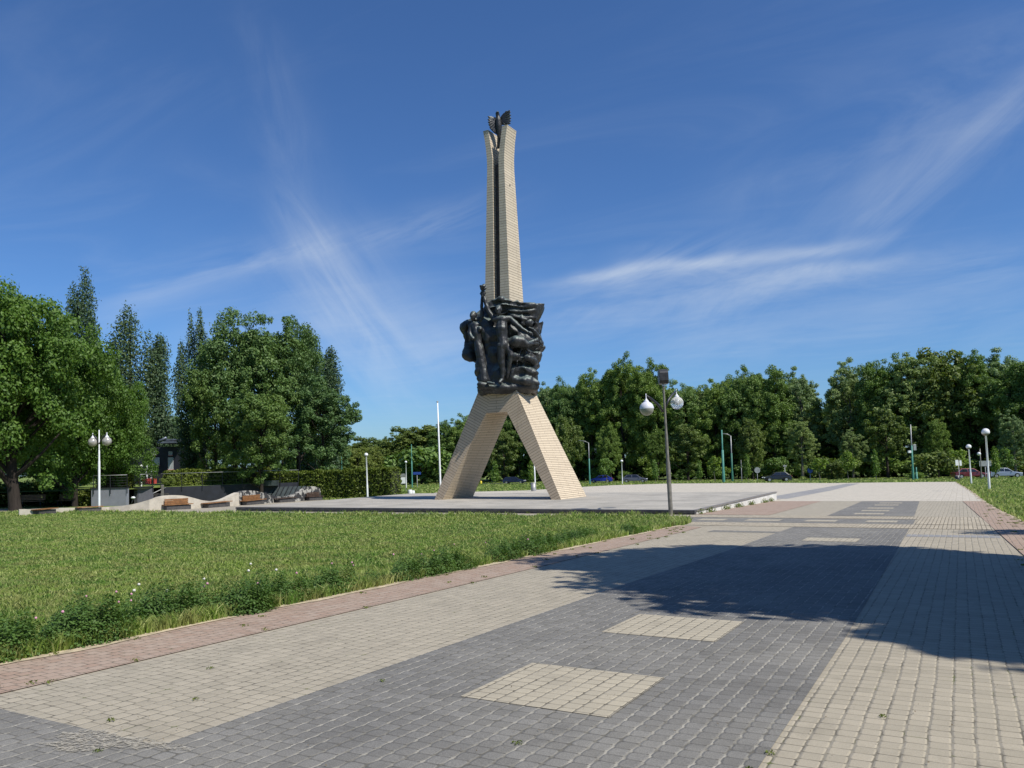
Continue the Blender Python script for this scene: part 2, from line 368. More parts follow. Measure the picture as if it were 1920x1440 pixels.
L_hedge = leafmat('hornbeam hedge leaves', (0.086, 0.122, 0.015), (0.148, 0.186, 0.022), (0.203, 0.245, 0.044), 0.25, seedscale=1.2)
L_clover = leafmat('clover leaves', (0.061, 0.129, 0.023), (0.103, 0.189, 0.036), (0.172, 0.257, 0.065), 0.25, seedscale=2)
def barkmat(name, c):
    n = Nt(name); p = n.coord('Object', (6, 6, 1.2)); z = n.noise(p, 1.5, 6, 0.7)
    n.bump(z, 0.6, 0.04); return n.fin(n.mix(n.ss(z, 0.3, 0.7), tuple(x*0.55 for x in c), c), 0.9, spec=0.2)
m_bark = barkmat('dark bark', (0.045, 0.036, 0.030)); m_barkp = barkmat('pale grey bark', (0.22, 0.20, 0.17))
def grassmat(name, a, b, c, tip):
    n = Nt(name); g = n.N.new('ShaderNodeNewGeometry'); z = n.noise(g.outputs['Position'], 0.45, 5, 0.65); z2 = n.noise(g.outputs['Position'], 2.4, 4, 0.6)
    col = n.mix(n.ss(z, 0.40, 0.58), a, b); col = n.mix(n.M('MULTIPLY', n.ss(z2, 0.42, 0.66), 0.85), col, c)
    col = n.mix(n.M('MULTIPLY', n.M('POWER', g.outputs['Random Per Island'], 3.0), 0.8), col, tip)
    n.fin(col, 0.6, spec=0.2)
    t = n.N.new('ShaderNodeBsdfTranslucent'); n.L.new(col, t.inputs[0]); mx = n.N.new('ShaderNodeMixShader'); mx.inputs[0].default_value = 0.42
    n.L.new(n.b.outputs[0], mx.inputs[1]); n.L.new(t.outputs[0], mx.inputs[2]); n.L.new(mx.outputs[0], n.out.inputs[0]); return n.mat
m_grass = grassmat('meadow grass', (0.121, 0.246, 0.035), (0.236, 0.342, 0.061), (0.293, 0.294, 0.099), (0.576, 0.600, 0.242))
def soil():
    n = Nt('turf soil'); p = n.pos(); z = n.noise(p, 0.5, 6, 0.7); z2 = n.noise(p, 9.0, 5, 0.7)
    c = n.mix(n.ss(z, 0.35, 0.65), (0.135, 0.215, 0.040), (0.215, 0.270, 0.070)); c = n.mix(n.ss(z2, 0.45, 0.7), c, (0.125, 0.115, 0.06))
    n.bump(z2, 0.8, 0.05); return n.fin(c, 0.95, spec=0.1)
m_soil = soil()
m_asph = plain('asphalt', (0.055, 0.055, 0.058), 0.9, var=0.25, scale=2, bump=0.2)
m_conc = plain('cream render', (0.52, 0.47, 0.38), 0.85, var=0.14, scale=2.5, bump=0.2)
m_whitewall = plain('white plinth', (0.62, 0.60, 0.55), 0.8, var=0.12, scale=1.5, bump=0.15)
m_granite = plain('dark granite', (0.075, 0.070, 0.066), 0.6, var=0.35, scale=5)
m_cap = plain('grey coping', (0.20, 0.185, 0.165), 0.6, var=0.2, scale=6)
m_steel = plain('galvanised steel', (0.34, 0.34, 0.33), 0.5, 0.5, var=0.2, scale=4)
m_white = plain('white painted metal', (0.78, 0.79, 0.78), 0.4, var=0.06, scale=5)
m_green = plain('sea green paint', (0.065, 0.235, 0.18), 0.55, var=0.15, scale=3)
m_greend = plain('dark green paint', (0.03, 0.14, 0.095), 0.55, var=0.15, scale=3)
m_darkm = plain('charcoal metal', (0.035, 0.036, 0.04), 0.4, 0.3, var=0.3, scale=8)
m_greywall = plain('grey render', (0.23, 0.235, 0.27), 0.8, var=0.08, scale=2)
m_navy = plain('dark navy cladding', (0.012, 0.014, 0.022), 0.7, var=0.3, scale=2)
m_wood = plain('varnished timber', (0.24, 0.115, 0.042), 0.5, var=0.3, scale=7)
m_rubber = plain('tyre rubber', (0.018, 0.018, 0.018), 0.8, var=0.2)
m_red = plain('red paint', (0.52, 0.075, 0.06), 0.6, var=0.15)
m_blue = plain('blue sign', (0.02, 0.06, 0.28), 0.5, var=0.1)
m_sand = plain('sandy edging', (0.46, 0.38, 0.26), 0.95, var=0.25, scale=9, bump=0.5)
m_pinkf = plain('pink clover blossom', (0.62, 0.30, 0.42), 0.8, var=0.25, scale=40)
m_seed = plain('dandelion seed fluff', (0.70, 0.68, 0.62), 0.9, var=0.1, scale=30)
m_yel = plain('yellow paint', (0.75, 0.60, 0.05), 0.6)
m_pane = plain('tinted glass', (0.02, 0.024, 0.028), 0.08, var=0.2, spec=0.8)
def globemat(name, clear):
    n = Nt(name)
    n.b.inputs['Transmission Weight'].default_value = 0.62 if clear else 0.12
    n.b.inputs['IOR'].default_value = 1.12 if clear else 1.4
    return n.fin((0.88, 0.89, 0.86), 0.22 if clear else 0.3)
m_glc = globemat('clear acrylic globe', True); m_glo = plain('frosted acrylic', (0.30, 0.31, 0.26), 0.25, var=0.12, scale=9); m_glw = plain('opal white globe', (0.80, 0.80, 0.79), 0.25, var=0.05)
m_glo2 = plain('smoky acrylic globe', (0.40, 0.38, 0.34), .22, .2, var=.2, scale=5)
m_glt = plain('aluminium globe cap', (0.66, 0.67, 0.72), 0.42, 0.0, var=0.06)
def paint(name, c):
    n = Nt(name); n.b.inputs['Coat Weight'].default_value = 0.8; n.b.inputs['Coat Roughness'].default_value = 0.06
    z = n.noise(n.coord(), 3.0, 3); return n.fin(n.mix(z, tuple(x*0.92 for x in c), c), 0.4, 0.3)

# ------------------------------------------------------------------ the ground
def sheet(name, poly_pq, m, dz, kind='structure', zfix=None):
    b = MB(); vs = [PQ(p, q, zfix, dz) for p, q in poly_pq]; b.add(vs, [tuple(range(len(vs)))])
    me = b.mesh(name, fixn=False)
    bm = bmesh.new(); bm.from_mesh(me); bmesh.ops.triangulate(bm, faces=bm.faces, ngon_method='EAR_CLIP')
    for f in bm.faces:
        if f.normal.z < 0: f.normal_flip()
    bm.to_mesh(me); bm.free()
    return tag(link(name, me, m), kind=kind)
def build_ground():
    xs = np.concatenate([np.arange(-500, -120, 40), np.arange(-120, 200, 8), np.arange(200, 601, 40)])
    ys = np.concatenate([np.arange(-60, 320, 8), np.arange(320, 1201, 60)])
    V = [(x, y, gz(x, y)) for y in ys for x in xs]; nx = len(xs)
    Fq = [(j*nx+i, j*nx+i+1, (j+1)*nx+i+1, (j+1)*nx+i) for j in range(len(ys)-1) for i in range(nx-1)]
    tag(link('ground', np_mesh('ground', V, Fq), m_soil), kind='structure')
build_ground()
def rr(q): return 0.70-(q-22.5)*0.034                  # inner edge of the right red strip
def re(q):                                              # plaza edge against the right lawn
    return float(np.interp(q, [-6, 15, 26.5, 32.5, 40.4, 63.9, 106], [2.3, 1.85, 1.47, 1.19, 0.91, 0.45, -0.71]))
def wob(q, a=0.03): return a*math.sin(q*1.7)+a*0.7*math.sin(q*4.1+1)
right_edge = [(re(q)+wob(q, .05), q) for q in np.arange(-6, 106, 1.0)]
left_edge = [(-7.42+wob(q, .04), q) for q in np.arange(24.3, -6.1, -0.5)]
plaza = ([(-60, 27.2), (-33, 27.0), (-14, 27.1), (-10.4, 27.4), (-9.2, 26.9), (-8.2, 26.0), (-7.6, 25.0)] + left_edge + right_edge +
         [(-0.43, 102.6), (-3.4, 105), (-14, 105), (-22.7, 113.4), (-39.7, 118.3), (-44.3, 108), (-43.9, 96.6), (-41.6, 76), (-48.6, 69), (-34.6, 46), (-33.7, 43),
          (-38, 43), (-43.5, 47.5), (-44.5, 45), (-42.5, 39), (-41, 34), (-46, 30), (-60, 30)])
sheet('plaza_paving', plaza, m_pav, 0.020)
sheet('plaza_far_paving', [(-33.6, 46.0), (-8.8, 46.0), (-8.8, 43.3), (re(43.3), 43.3)] + [(re(q)-0.02, q) for q in np.arange(50, 105, 8)] +
      [(-0.6, 102.4), (-3.5, 104.8), (-14, 104.8), (-22.7, 113), (-39.6, 118), (-44.1, 108), (-43.7, 96.6), (-41.4, 76.2), (-48.3, 69)], m_far, 0.024)
sheet('charcoal_band_paving', [(-4.27, -5), (-1.0, -5), (-1.02, 8), (-1.18, 18.6), (-1.26, 23.35), (-4.2, 23.4), (-4.2, 21.5), (-5.98, 21.6), (-5.98, 21.0), (-4.2, 21.0),
       (-4.17, 16), (-4.27, 10.3), (-4.27, 3.13), (-7.3, 3.13), (-7.3, -1), (-4.27, -1)], m_pavd, 0.024)
sheet('charcoal_cross_paving', [(-7.72, 25.15), (-1.26, 25.2), (-1.3, 27.6), (-8.9, 27.75), (-8.9, 26.8), (-8.2, 26.1)], m_pavd, 0.024)
sheet('charcoal_far_paving', [(-4.12, 29.35), (-1.42, 29.45), (-1.82, 43.1), (-4.38, 43.1)], m_pavd, 0.028)
sheet('grey_strip_paving', [(-1.2, 20.65), (0.7, 20.75), (0.7, 21.4), (-1.2, 21.35)], m_pavg, 0.024)
sheet('sett_band_paving', [(-7.35, 23.5), (1.0, 23.4), (1.0, 25.12), (-7.6, 25.08)], m_sett, 0.028)
sheet('far_sett_band_paving', [(-9.2, 27.8), (1.0, 27.65), (0.9, 29.25), (-8.8, 29.2)], m_sett, 0.028)
sheet('cross_sett_paving', [(-1.2, 25.18), (0.98, 25.16), (0.98, 27.6), (-1.24, 27.6)], m_sett, 0.032)
sheet('red_edge_paving', [(-6.42, -5), (-6.42, 12), (-6.62, 22.7), (-7.3, 23.2)] + [(-7.40+wob(q, .04), q) for q in np.arange(22.5, -5, -0.5)], m_pavr, 0.028)
sheet('red_right_paving', [(rr(q), q) for q in np.arange(15, 43.1, 4)] + [(re(q)-0.03+wob(q, .05), q) for q in np.arange(43, 14.9, -1.0)], m_pavr, 0.036)
sheet('red_wedge_paving', [(-8.82, 29.5), (-6.1, 29.5), (-6.3, 43.2), (-8.72, 43.5)], m_pavr, 0.028)
sheet('grey_far_paving', [(-10.3, 47.0), (-8.7, 47.0), (-8.9, 66), (-10.2, 99), (-11.6, 99), (-10.6, 60)], m_pavg, 0.028)
k = 0
for q0, q1 in ((4.81, 5.93), (7.38, 8.49), (18.8, 19.73)):
    sheet('cream_patch_paving', [(-3.21, q0), (-2.06, q0), (-2.06, q1), (-3.22, q1)], m_patch, 0.028)
for p0, p1 in ((-7.77, -6.88), (-6.2, -5.12), (-4.35, -3.44), (-2.59, -1.74)):
    sheet('cream_patch_paving', [(p0, 26.0), (p1, 26.0), (p1, 26.85), (p0, 26.85)], m_patch, 0.028)
for q0 in (30.4, 32.75, 34.95, 38.0, 40.35):
    sheet('cream_patch_paving', [(-3.38, q0), (-2.42, q0), (-2.45, q0+0.85), (-3.42, q0+0.85)], m_patch, 0.032)
def sand_spill():
    rng = random.Random(12); pts = []
    for k in range(40):
        a = 2*math.pi*k/40; r = 1+.28*math.sin(3*a+1)+.15*math.sin(7*a)+rng.uniform(-.10, .10); pts.append((-4.62+.42*math.cos(a)*r, 3.02+.16*math.sin(a)*r+.10*math.cos(a)))
    sheet('sand_spill', pts, m_spill, 0.0305, 'stuff')
n_ = Nt('loose sand'); v_ = n_.noise(n_.pos(), 60, 3, .7); c_ = n_.mix(n_.ss(v_, .4, .6), (0.32, 0.29, 0.235), (0.40, 0.37, 0.30)); n_.fin(c_, .95)
t_ = n_.N.new('ShaderNodeBsdfTransparent'); x_ = n_.N.new('ShaderNodeMixShader'); n_.L.new(n_.ss(n_.noise(n_.pos(), 34, 6, .75), .42, .60), x_.inputs[0])
n_.L.new(t_.outputs[0], x_.inputs[1]); n_.L.new(n_.b.outputs[0], x_.inputs[2]); n_.L.new(x_.outputs[0], n_.out.inputs[0]); m_spill = n_.mat
sand_spill()
# sandy strip of crumbled edging between turf and paving
def edging(name, pts, w0, w1):
    b = MB(); n = len(pts); rnd = random.Random(4); vs = []
    for p, q in pts: vs += [PQ(p-w0-rnd.random()*0.05, q, dz=0.034), PQ(p+w1+rnd.random()*0.035, q, dz=0.034)]
    b.add(vs, [(2*i, 2*i+1, 2*i+3, 2*i+2) for i in range(n-1)]); return tag(link(name, b.mesh(name), m_sand), kind='structure')
edging('lawn_edging', [(-7.42+wob(q, .04), q) for q in np.arange(-5, 23.4, 0.25)], 0.10, 0.03)
edging('right_lawn_edging', [(re(q)+wob(q, .05), q) for q in np.arange(12, 100, 0.5)], 0.02, 0.10)
# road behind the plaza
def road():
    pts = [(-140, 275), (-60, 214), (0, 169.5), (17, 158), (44, 139), (68.5, 121), (90, 112), (160, 96), (260, 70)]; b = MB(); vs = []
    for i, (x, y) in enumerate(pts):
        a = Vector((*pts[max(0, i-1)], 0)); c = Vector((*pts[min(len(pts)-1, i+1)], 0)); t = (c-a).normalized(); nrm = Vector((-t.y, t.x, 0))
        for s_ in (-2.6, 5.0): w = Vector((x, y, 0))+nrm*s_; vs.append((w.x, w.y, gz(w.x, w.y)+0.03))
    b.add(vs, [(2*i, 2*i+1, 2*i+3, 2*i+2) for i in range(len(pts)-1)]); tag(link('road', b.mesh('road'), m_asph), kind='structure')
road()

# ------------------------------------------------------------------ platform
ZP = -0.42
def build_platform():
    t = empty('stone_platform', PQ(-21.25, 37.15, ZP), 0, 'low rectangular stone platform carrying the tall beige monument', 'platform')
    off = t.location
    def bx(p0, p1, q0, q1, z0, z1, b):
        P = [PQ(p0, q0, z0)-off, PQ(p1, q0, z0)-off, PQ(p1, q1, z0)-off, PQ(p0, q1, z0)-off]
        return b.prism(P, (0, 0, z1-z0))
    p0, p1, q0, q1 = -33.65, -8.85, 29.4, 44.9
    b = bx(p0, p1-0.01, q0+0.06, q1, -2.2, ZP-0.01, MB()); b.build('side_wall', m_whitewall, t)
    b = bx(p0+0.02, p1-0.12, q0+0.12, q1-0.1, ZP-0.05, ZP, MB()); b.build('paving', m_slab, t)
    b = bx(p0-0.03, p1+0.03, q0, q0+0.33, ZP-0.085, ZP+0.003, MB()); b.build('front_coping', m_granite, t)
    b = bx(p0-0.015, p1+0.015, q0+0.025, q0+0.30, -0.95, ZP-0.10, MB()); b.build('riser', m_granite, t)
    b = bx(p1-0.14, p1+0.03, q0+0.335, q1+0.02, ZP-0.05, ZP+0.002, MB()); b.build('side_coping', m_cap, t)
build_platform()

# ------------------------------------------------------------------ monument
PC, QC = -22.0, 38.38
MON = empty('monument', PQ(PC, QC, ZP), -TH, 'towering beige brick clad monument on two splayed legs with a dark bronze relief', 'monument')
def hd(z): return float(np.interp(z, [0, 5.8, 10.9, 18.9, 20.9], [1.60, 1.10, 0.80, 0.57, 0.52]))
def hw(z): return float(np.interp(z, [6.0, 10.9, 18.6, 19.2, 19.8, 20.3, 20.9], [1.02, 0.80, 0.56, 0.57, 0.62, 0.69, 0.80]))
def uvface(b, pts, uv, mi=0):
    i = len(b.f); b.add(pts, [tuple(range(len(pts)))], mi); b.uv[i] = uv
def uvbuild(b, name, mats, parent):
    me = bpy.data.meshes.new(name); me.from_pydata(b.v, [], b.f); me.polygons.foreach_set('material_index', b.m)
    ul = me.uv_layers.new(name='UVMap')
    for i, p in enumerate(me.polygons):
        for j, li in enumerate(p.loop_indices): ul.data[li].uv = b.uv[i][j]
    return link(name, me, mats, parent)
def leg(sg):
    b = MB(); nst = 8
    # front outline of the leg: outer edge and inner edge from foot to head
    O = [Vector((-3.98+(3.98-1.10)*k/nst, 6.2*k/nst)) for k in range(nst+1)]
    I = [Vector((-3.43+(3.43-0.66)*k/nst, 4.75*k/nst)) for k in range(nst+1)]
    ax = Vector((2.85, 5.6)).normalized(); pr = Vector((ax.y, -ax.x))
    def P(v, y): return (sg*v.x, y*hd(v.y), v.y)
    for k in range(nst):
        q = [O[k], I[k], I[k+1], O[k+1]]
        for y in (-1, 1):
            uvface(b, [P(v, y) for v in q], [(v.dot(pr)+7.3, v.dot(ax)) for v in q], 0)
        for A, u0 in ((O, 0.0), (I, 3.3)):
            a, c = A[k], A[k+1]; la = (a-A[0]).length; lc = (c-A[0]).length
            uvface(b, [P(a, -1), P(a, 1), P(c, 1), P(c, -1)], [(u0-hd(a.y), la), (u0+hd(a.y), la), (u0+hd(c.y), lc), (u0-hd(c.y), lc)], 1)
    c1 = [I[-1], Vector((-0.25, 6.2)), O[-1]]
    for y in (-1, 1): uvface(b, [P(v, y) for v in c1], [(v.dot(pr)+7.3, v.dot(ax)) for v in c1], 0)
    uvface(b, [P(O[0], -1), P(I[0], -1), P(I[0], 1), P(O[0], 1)], [(0, 0)]*4, 0)
    return uvbuild(b, 'leg', [m_cladL, m_cladS], MON)
leg(-1); leg(1)
def crown():
    b = MB(); Q = [(-0.66, 4.75), (0.66, 4.75), (0.25, 6.2), (-0.25, 6.2)]
    for y in (-1, 1): uvface(b, [(x, y*hd(z), z) for x, z in Q], [(x, z) for x, z in Q])
    uvface(b, [(-0.66, -hd(4.75), 4.75), (0.66, -hd(4.75), 4.75), (0.66, hd(4.75), 4.75), (-0.66, hd(4.75), 4.75)], [(0, 0.02), (1.3, 0.02), (1.3, 2.4), (0, 2.4)])
    return uvbuild(b, 'arch_crown', [m_cladL], MON)
crown()
GR = 0.20; GD = 0.30
def pier(sg):
    b = MB(); zs = [6.0, 8.5, 10.9, 13, 15, 17, 18.6, 19.2, 19.55, 19.9, 20.3, 20.9]
    def inn(z): return float(np.interp(z, [6, 18.8, 19.2, 20.9], [GR, GR, 0.20, 0.46]))
    def ring(z):
        w, h, g = hw(z), hd(z), inn(z); return [(w, -h), (w, h), (g, h), (g, -h)]
    for z0, z1 in zip(zs, zs[1:]):
        r0, r1 = ring(z0), ring(z1)
        for i in range(4):
            j = (i+1) % 4; a, c, e_, f_ = r0[i], r0[j], r1[j], r1[i]
            def U(pt): return pt[0] if i in (1, 3) else pt[1]+0.7
            uvface(b, [(sg*a[0], a[1], z0), (sg*c[0], c[1], z0), (sg*e_[0], e_[1], z1), (sg*f_[0], f_[1], z1)], [(U(a), z0), (U(c), z0), (U(e_), z1), (U(f_), z1)])
    w, h, g = hw(20.9), hd(20.9), inn(20.9)
    uvface(b, [(sg*w, -h, 20.9), (sg*w, h, 20.9), (sg*g, h, 20.9), (sg*g, -h, 20.9)], [(0, 0), (1, 0), (1, .1), (0, .1)])
    o = uvbuild(b, 'pier', [m_clad], MON)
    if sg > 0:
        v = MB(); v.tube([(hw(17.6)+0.012, -0.05, 17.62), (hw(17.6)-0.1, -0.05, 17.62)], 0.055, 12)
        h = v.build('vent_hole', m_groove, o)
    return o
pier(-1); pier(1)
def web():
    b = MB(); zs = [6.0, 10.9, 15, 18.9]
    for z0, z1 in zip(zs, zs[1:]):
        for s_ in (-1, 1):
            b.add([(-GR-.01, s_*(hd(z0)-GD), z0), (GR+.01, s_*(hd(z0)-GD), z0), (GR+.01, s_*(hd(z1)-GD), z1), (-GR-.01, s_*(hd(z1)-GD), z1)], [(0, 1, 2, 3)])
    b.add([(-GR, -hd(18.9)+GD, 18.9), (GR, -hd(18.9)+GD, 18.9), (GR, hd(18.9)-GD, 18.9), (-GR, hd(18.9)-GD, 18.9)], [(0, 1, 2, 3)])
    b.build('recessed_web', m_groove, MON)
web()

# bronze relief: solid pieces fused by a voxel remesh, then worked over with folds
VX = Vector((math.cos(TH), math.sin(TH), 0)); VT = Vector((math.sin(TH), -math.cos(TH), 0))   # across / towards the viewer's side
def sc(s, t, z): return VX*s + VT*t + Vector((0, 0, z))
def px(u, v): return (u-948)*0.0294, (934.5-v)*0.0297
def capsule(b, p0, r0, p1, r1, n=10, flat=1.0):
    p0, p1 = Vector(p0), Vector(p1); L = (p1-p0).length; st = max(3, int(L/0.12)); pts = []; rad = []
    d_ = (p1-p0).normalized()
    for i in range(5): a = math.pi/2*i/4; pts.append(p0 - d_*r0*math.cos(a)); rad.append(max(0.01, r0*math.sin(a)))
    for i in range(1, st): f = i/st; pts.append(p0.lerp(p1, f)); rad.append(r0+(r1-r0)*f)
    for i in range(5): a = math.pi/2*(4-i)/4; pts.append(p1 + d_*r1*math.cos(a)); rad.append(max(0.01, r1*math.sin(a)))
    b.tube(pts, rad, n)
def chain(b, pts):
    for (p0, r0), (p1, r1) in zip(pts, pts[1:]): capsule(b, p0, r0, p1, r1)
def remeshed(b, name, vox, parent, disp=None, smooth=2):
    me = b.mesh(name, 0.0, fixn=True); o = link(name, me, m_bronze, parent)
    md = o.modifiers.new('r', 'REMESH'); md.mode = 'VOXEL'; md.voxel_size = vox
    if smooth: ms = o.modifiers.new('s', 'SMOOTH'); ms.iterations = smooth; ms.factor = 0.5
    dg = bpy.context.evaluated_depsgraph_get(); ev = o.evaluated_get(dg); nm = bpy.data.meshes.new_from_object(ev)
    o.modifiers.clear(); o.data = nm; bpy.data.meshes.remove(me)
    if not nm.materials: nm.materials.append(m_bronze)
    nm.polygons.foreach_set('use_smooth', np.ones(len(nm.polygons), dtype=bool))
    if disp:
        nv = len(nm.vertices); co = np.empty(nv*3, np.float32); nm.vertices.foreach_get('co', co); co = co.reshape(-1, 3)
        no = np.empty(nv*3, np.float32); nm.vertices.foreach_get('normal', no); no = no.reshape(-1, 3)
        for i in range(nv): co[i] += no[i]*disp(Vector(co[i]))
        nm.vertices.foreach_set('co', co.ravel()); nm.update()
    return o
def relief():
    b = MB()
    # core: stacked rounded rings following the silhouette; (left, right, depth) by height
    prof = [(5.75, -1.42, 1.66, 1.45), (5.95, -1.56, 1.76, 1.6), (6.4, -1.60, 1.74, 1.58), (7.0, -1.62, 1.72, 1.50), (7.5, -1.60, 1.70, 1.45), (8.0, -1.62, 1.75, 1.42),
            (8.6, -1.75, 1.70, 1.40), (9.2, -1.80, 1.62, 1.38), (9.8, -1.75, 1.62, 1.35), (10.3, -1.45, 1.55, 1.25), (10.7, -1.15, 1.35, 1.12), (10.98, -0.95, 0.9, 1.0)]
    n = 28; vs = []
    for z, l, r, t in prof:
        c = (l+r)/2; a = (r-l)/2
        for k in range(n):
            w = 2*math.pi*k/n; co, si = math.cos(w), math.sin(w)
            f = (abs(co)**3.2+abs(si)**3.2)**(-1/3.2); vs.append(sc(c+a*co*f, t*si*f, z))
    fs = [(i*n+k, i*n+(k+1) % n, (i+1)*n+(k+1) % n, (i+1)*n+k) for i in range(len(prof)-1) for k in range(n)]
    fs += [tuple(reversed(range(n))), tuple((len(prof)-1)*n+k for k in range(n))]; b.add(vs, fs)
    def C(*pts): chain(b, [(sc(px(u, v)[0], t-.10-.45*r, px(u, v)[1]), r*1.12) for u, v, t, r in pts])
    # side wings of the silhouette
    def slab(poly, t0, t1):
        P = [sc(px(u, v)[0], t0, px(u, v)[1]) for u, v in poly]; b.prism(P, VT*(t1-t0))
    slab([(896, 680), (872, 670), (869, 640), (872, 632), (866, 606), (880, 599), (893, 592), (905, 575), (915, 680)], -0.9, 0.55)
    slab([(1000, 582), (1024, 576), (1019, 590), (1012, 606), (1010, 625), (990, 640), (980, 590)], -0.2, 0.75)
    slab([(1014, 600), (1023, 597), (1020, 618), (1014, 634), (1000, 636), (1000, 600)], -1.2, -0.3)
    slab([(1000, 634), (1012, 630), (1023, 648), (1018, 658), (1004, 662), (990, 655)], -0.6, 1.1)
    slab([(990, 663), (1013, 664), (1011, 675), (1007, 680), (1011, 688), (1003, 700), (990, 700)], -0.9, 0.8)
    # banner sweeping from the raised arm to the right-hand point
    slab([(914, 572), (928, 563), (960, 566), (1000, 577), (1024, 575), (1017, 592), (1008, 606), (975, 604), (950, 598), (925, 600)], .3, 1.38)
    def D(*pts): chain(b, [(sc(px(u, v)[0], t, px(u, v)[1]), r) for u, v, t, r in pts])
    D((914, 570, 1.2, .09), (940, 566, 1.42, .10), (970, 573, 1.46, .10), (1000, 579, 1.40, .07), (1023, 577, 1.2, .04))
    D((920, 582, 1.35, .07), (950, 577, 1.47, .08), (985, 583, 1.47, .06), (1016, 581, 1.3, .04))
    D((925, 596, 1.4, .07), (955, 588, 1.50, .09), (990, 592, 1.47, .07), (1013, 586, 1.3, .04))
    D((950, 603, 1.4, .07), (980, 600, 1.48, .09), (1006, 604, 1.36, .06))
    C((962, 600, 1.6, .12), (990, 606, 1.6, .14), (1008, 612, 1.3, .10))
    C((980, 612, 1.55, .14), (1000, 622, 1.5, .16), (1014, 640, 1.1, .18))
    # lower drapery sweeping to the right
    C((948, 645, 1.7, .20), (968, 650, 1.95, .21), (990, 653, 1.85, .17), (1008, 646, 1.4, .17), (1018, 655, 1.0, .12))
    C((950, 660, 1.75, .16), (965, 676, 1.95, .22), (952, 682, 1.9, .16))
    C((975, 660, 1.5, .12), (990, 664, 1.75, .13), (1005, 668, 1.4, .12))
    C((972, 682, 1.5, .18), (988, 678, 1.85, .20), (1000, 684, 1.5, .16))
    C((962, 700, 1.6, .22), (982, 698, 1.8, .24), (1000, 706, 1.5, .22))
    C((955, 716, 1.65, .24), (980, 716, 1.85, .22), (1001, 722, 1.5, .22))
    C((978, 660, 1.75, .07), (968, 690, 1.85, .08), (956, 712, 1.85, .08))
    C((903, 728, 1.6, .20), (950, 730, 1.72, .22), (1000, 729, 1.45, .22))
    C((900, 640, 1.0, .26), (905, 670, 1.25, .28), (902, 710, 1.35, .25))
    C((878, 612, 0.4, .20), (882, 640, 0.5, .25), (884, 668, 0.4, .18))
    C((880, 606, 0.6, .16), (890, 600, 0.9, .14))
    def fold(p):
        w_ = p + noise.noise_vector(p*0.9)*0.55
        rg = 1-abs(noise.noise(Vector((w_.x*1.1, w_.y*1.1, w_.z*.75+7))))*2.4
        z = p.z; a = math.atan2(p.y, p.x)
        f = noise.noise(Vector((p.x*1.1, p.y*1.1, z*0.75+3)))*0.20 + noise.noise(Vector((p.x*2.4+9, p.y*2.4, z*1.5)))*0.10
        f += 0.10*rg + 0.02*(1-abs(noise.noise(w_*2.6))*3); f += noise.noise(p*6.5)*0.012 - .06
        s_ = p.dot(VX); q_ = Vector((s_*.75+z*.35, p.dot(VT)*.8, z*1.15-s_*.35)) + noise.noise_vector(p*.8)*.35
        f += 0.30*(0.42-noise.voronoi(q_)[0][0])
        return f*(0.45 if z < 6.2 else 1.0)*(0.35 if p.dot(VX) > 1.7 and z > 9.4 else 1.0)
    rel = remeshed(b, 'bronze_relief', 0.05, MON, fold, 1)
    rel['label'] = 'dark bronze drapery and figures wrapped round the shaft'
    # standing figures, each one continuous body
    def fig(name, parts, head, vox=0.032):
        g = MB()
        for ch in parts: chain(g, [(sc(px(u, v)[0], t-.04, px(u, v)[1]), r*1.1) for u, v, t, r in ch])
        hu, hv, ht = head; hs, hz = px(hu, hv); c = sc(hs, ht, hz)
        for dz, k, dt in ((0.0, 0.205, 0), (-0.10, 0.165, 0.03), (0.06, 0.20, -0.04)):
            g.ball(tuple(c + VT*dt + Vector((0, 0, dz))), k, 14, sc=(0.88, 0.95, 1.12))
        f = (VT*0.95 - VX*0.3).normalized(); r_ = Vector((-f.y, f.x, 0))
        capsule(g, c+f*0.185+Vector((0, 0, .06)), .026, c+f*0.225+Vector((0, 0, -.03)), .04, 8)            # nose
        capsule(g, c+f*0.165-r_*0.07+Vector((0, 0, .075)), .024, c+f*0.165+r_*0.07+Vector((0, 0, .075)), .024, 8)   # brow
        capsule(g, c+f*0.175-r_*0.04+Vector((0, 0, -.10)), .022, c+f*0.175+r_*0.04+Vector((0, 0, -.10)), .022, 8)   # mouth
        capsule(g, c+f*0.15+Vector((0, 0, -.17)), .05, c+f*0.16+Vector((0, 0, -.16)), .05, 8)               # chin
        for s_ in (-1, 1): capsule(g, c+r_*s_*.175+Vector((0, 0, .03)), .035, c+r_*s_*.175+Vector((0, 0, -.05)), .028, 8)
        # hair cap
        g.ball(tuple(c - f*0.05 + Vector((0, 0, .07))), .215, 14, sc=(0.92, 0.95, 0.98))
        return remeshed(g, name, vox, rel, lambda p: noise.noise(p*5)*0.022, 1)
    fig('man_figure', [
        [(938, 600, 1.62, .10), (940, 604, 1.66, .13)],
        [(929, 605, 1.62, .15), (944, 606, 1.70, .22), (958, 604, 1.62, .15)],
        [(943, 608, 1.62, .26), (942, 624, 1.72, .30), (943, 640, 1.72, .27), (945, 655, 1.75, .30)],
        [(928, 604, 1.60, .14), (919, 590, 1.55, .12), (913, 572, 1.50, .10), (911, 560, 1.45, .075)],
        [(957, 604, 1.62, .15), (968, 614, 1.78, .125), (978, 624, 1.90, .10), (990, 632, 1.95, .07)],
        [(941, 655, 1.80, .24), (940, 680, 1.80, .19), (942, 700, 1.78, .13), (941, 716, 1.78, .09), (936, 722, 1.95, .08)],
        [(950, 656, 1.75, .23), (958, 672, 1.85, .17), (953, 695, 1.75, .12), (950, 712, 1.7, .09)]], (937, 588.5, 1.68))
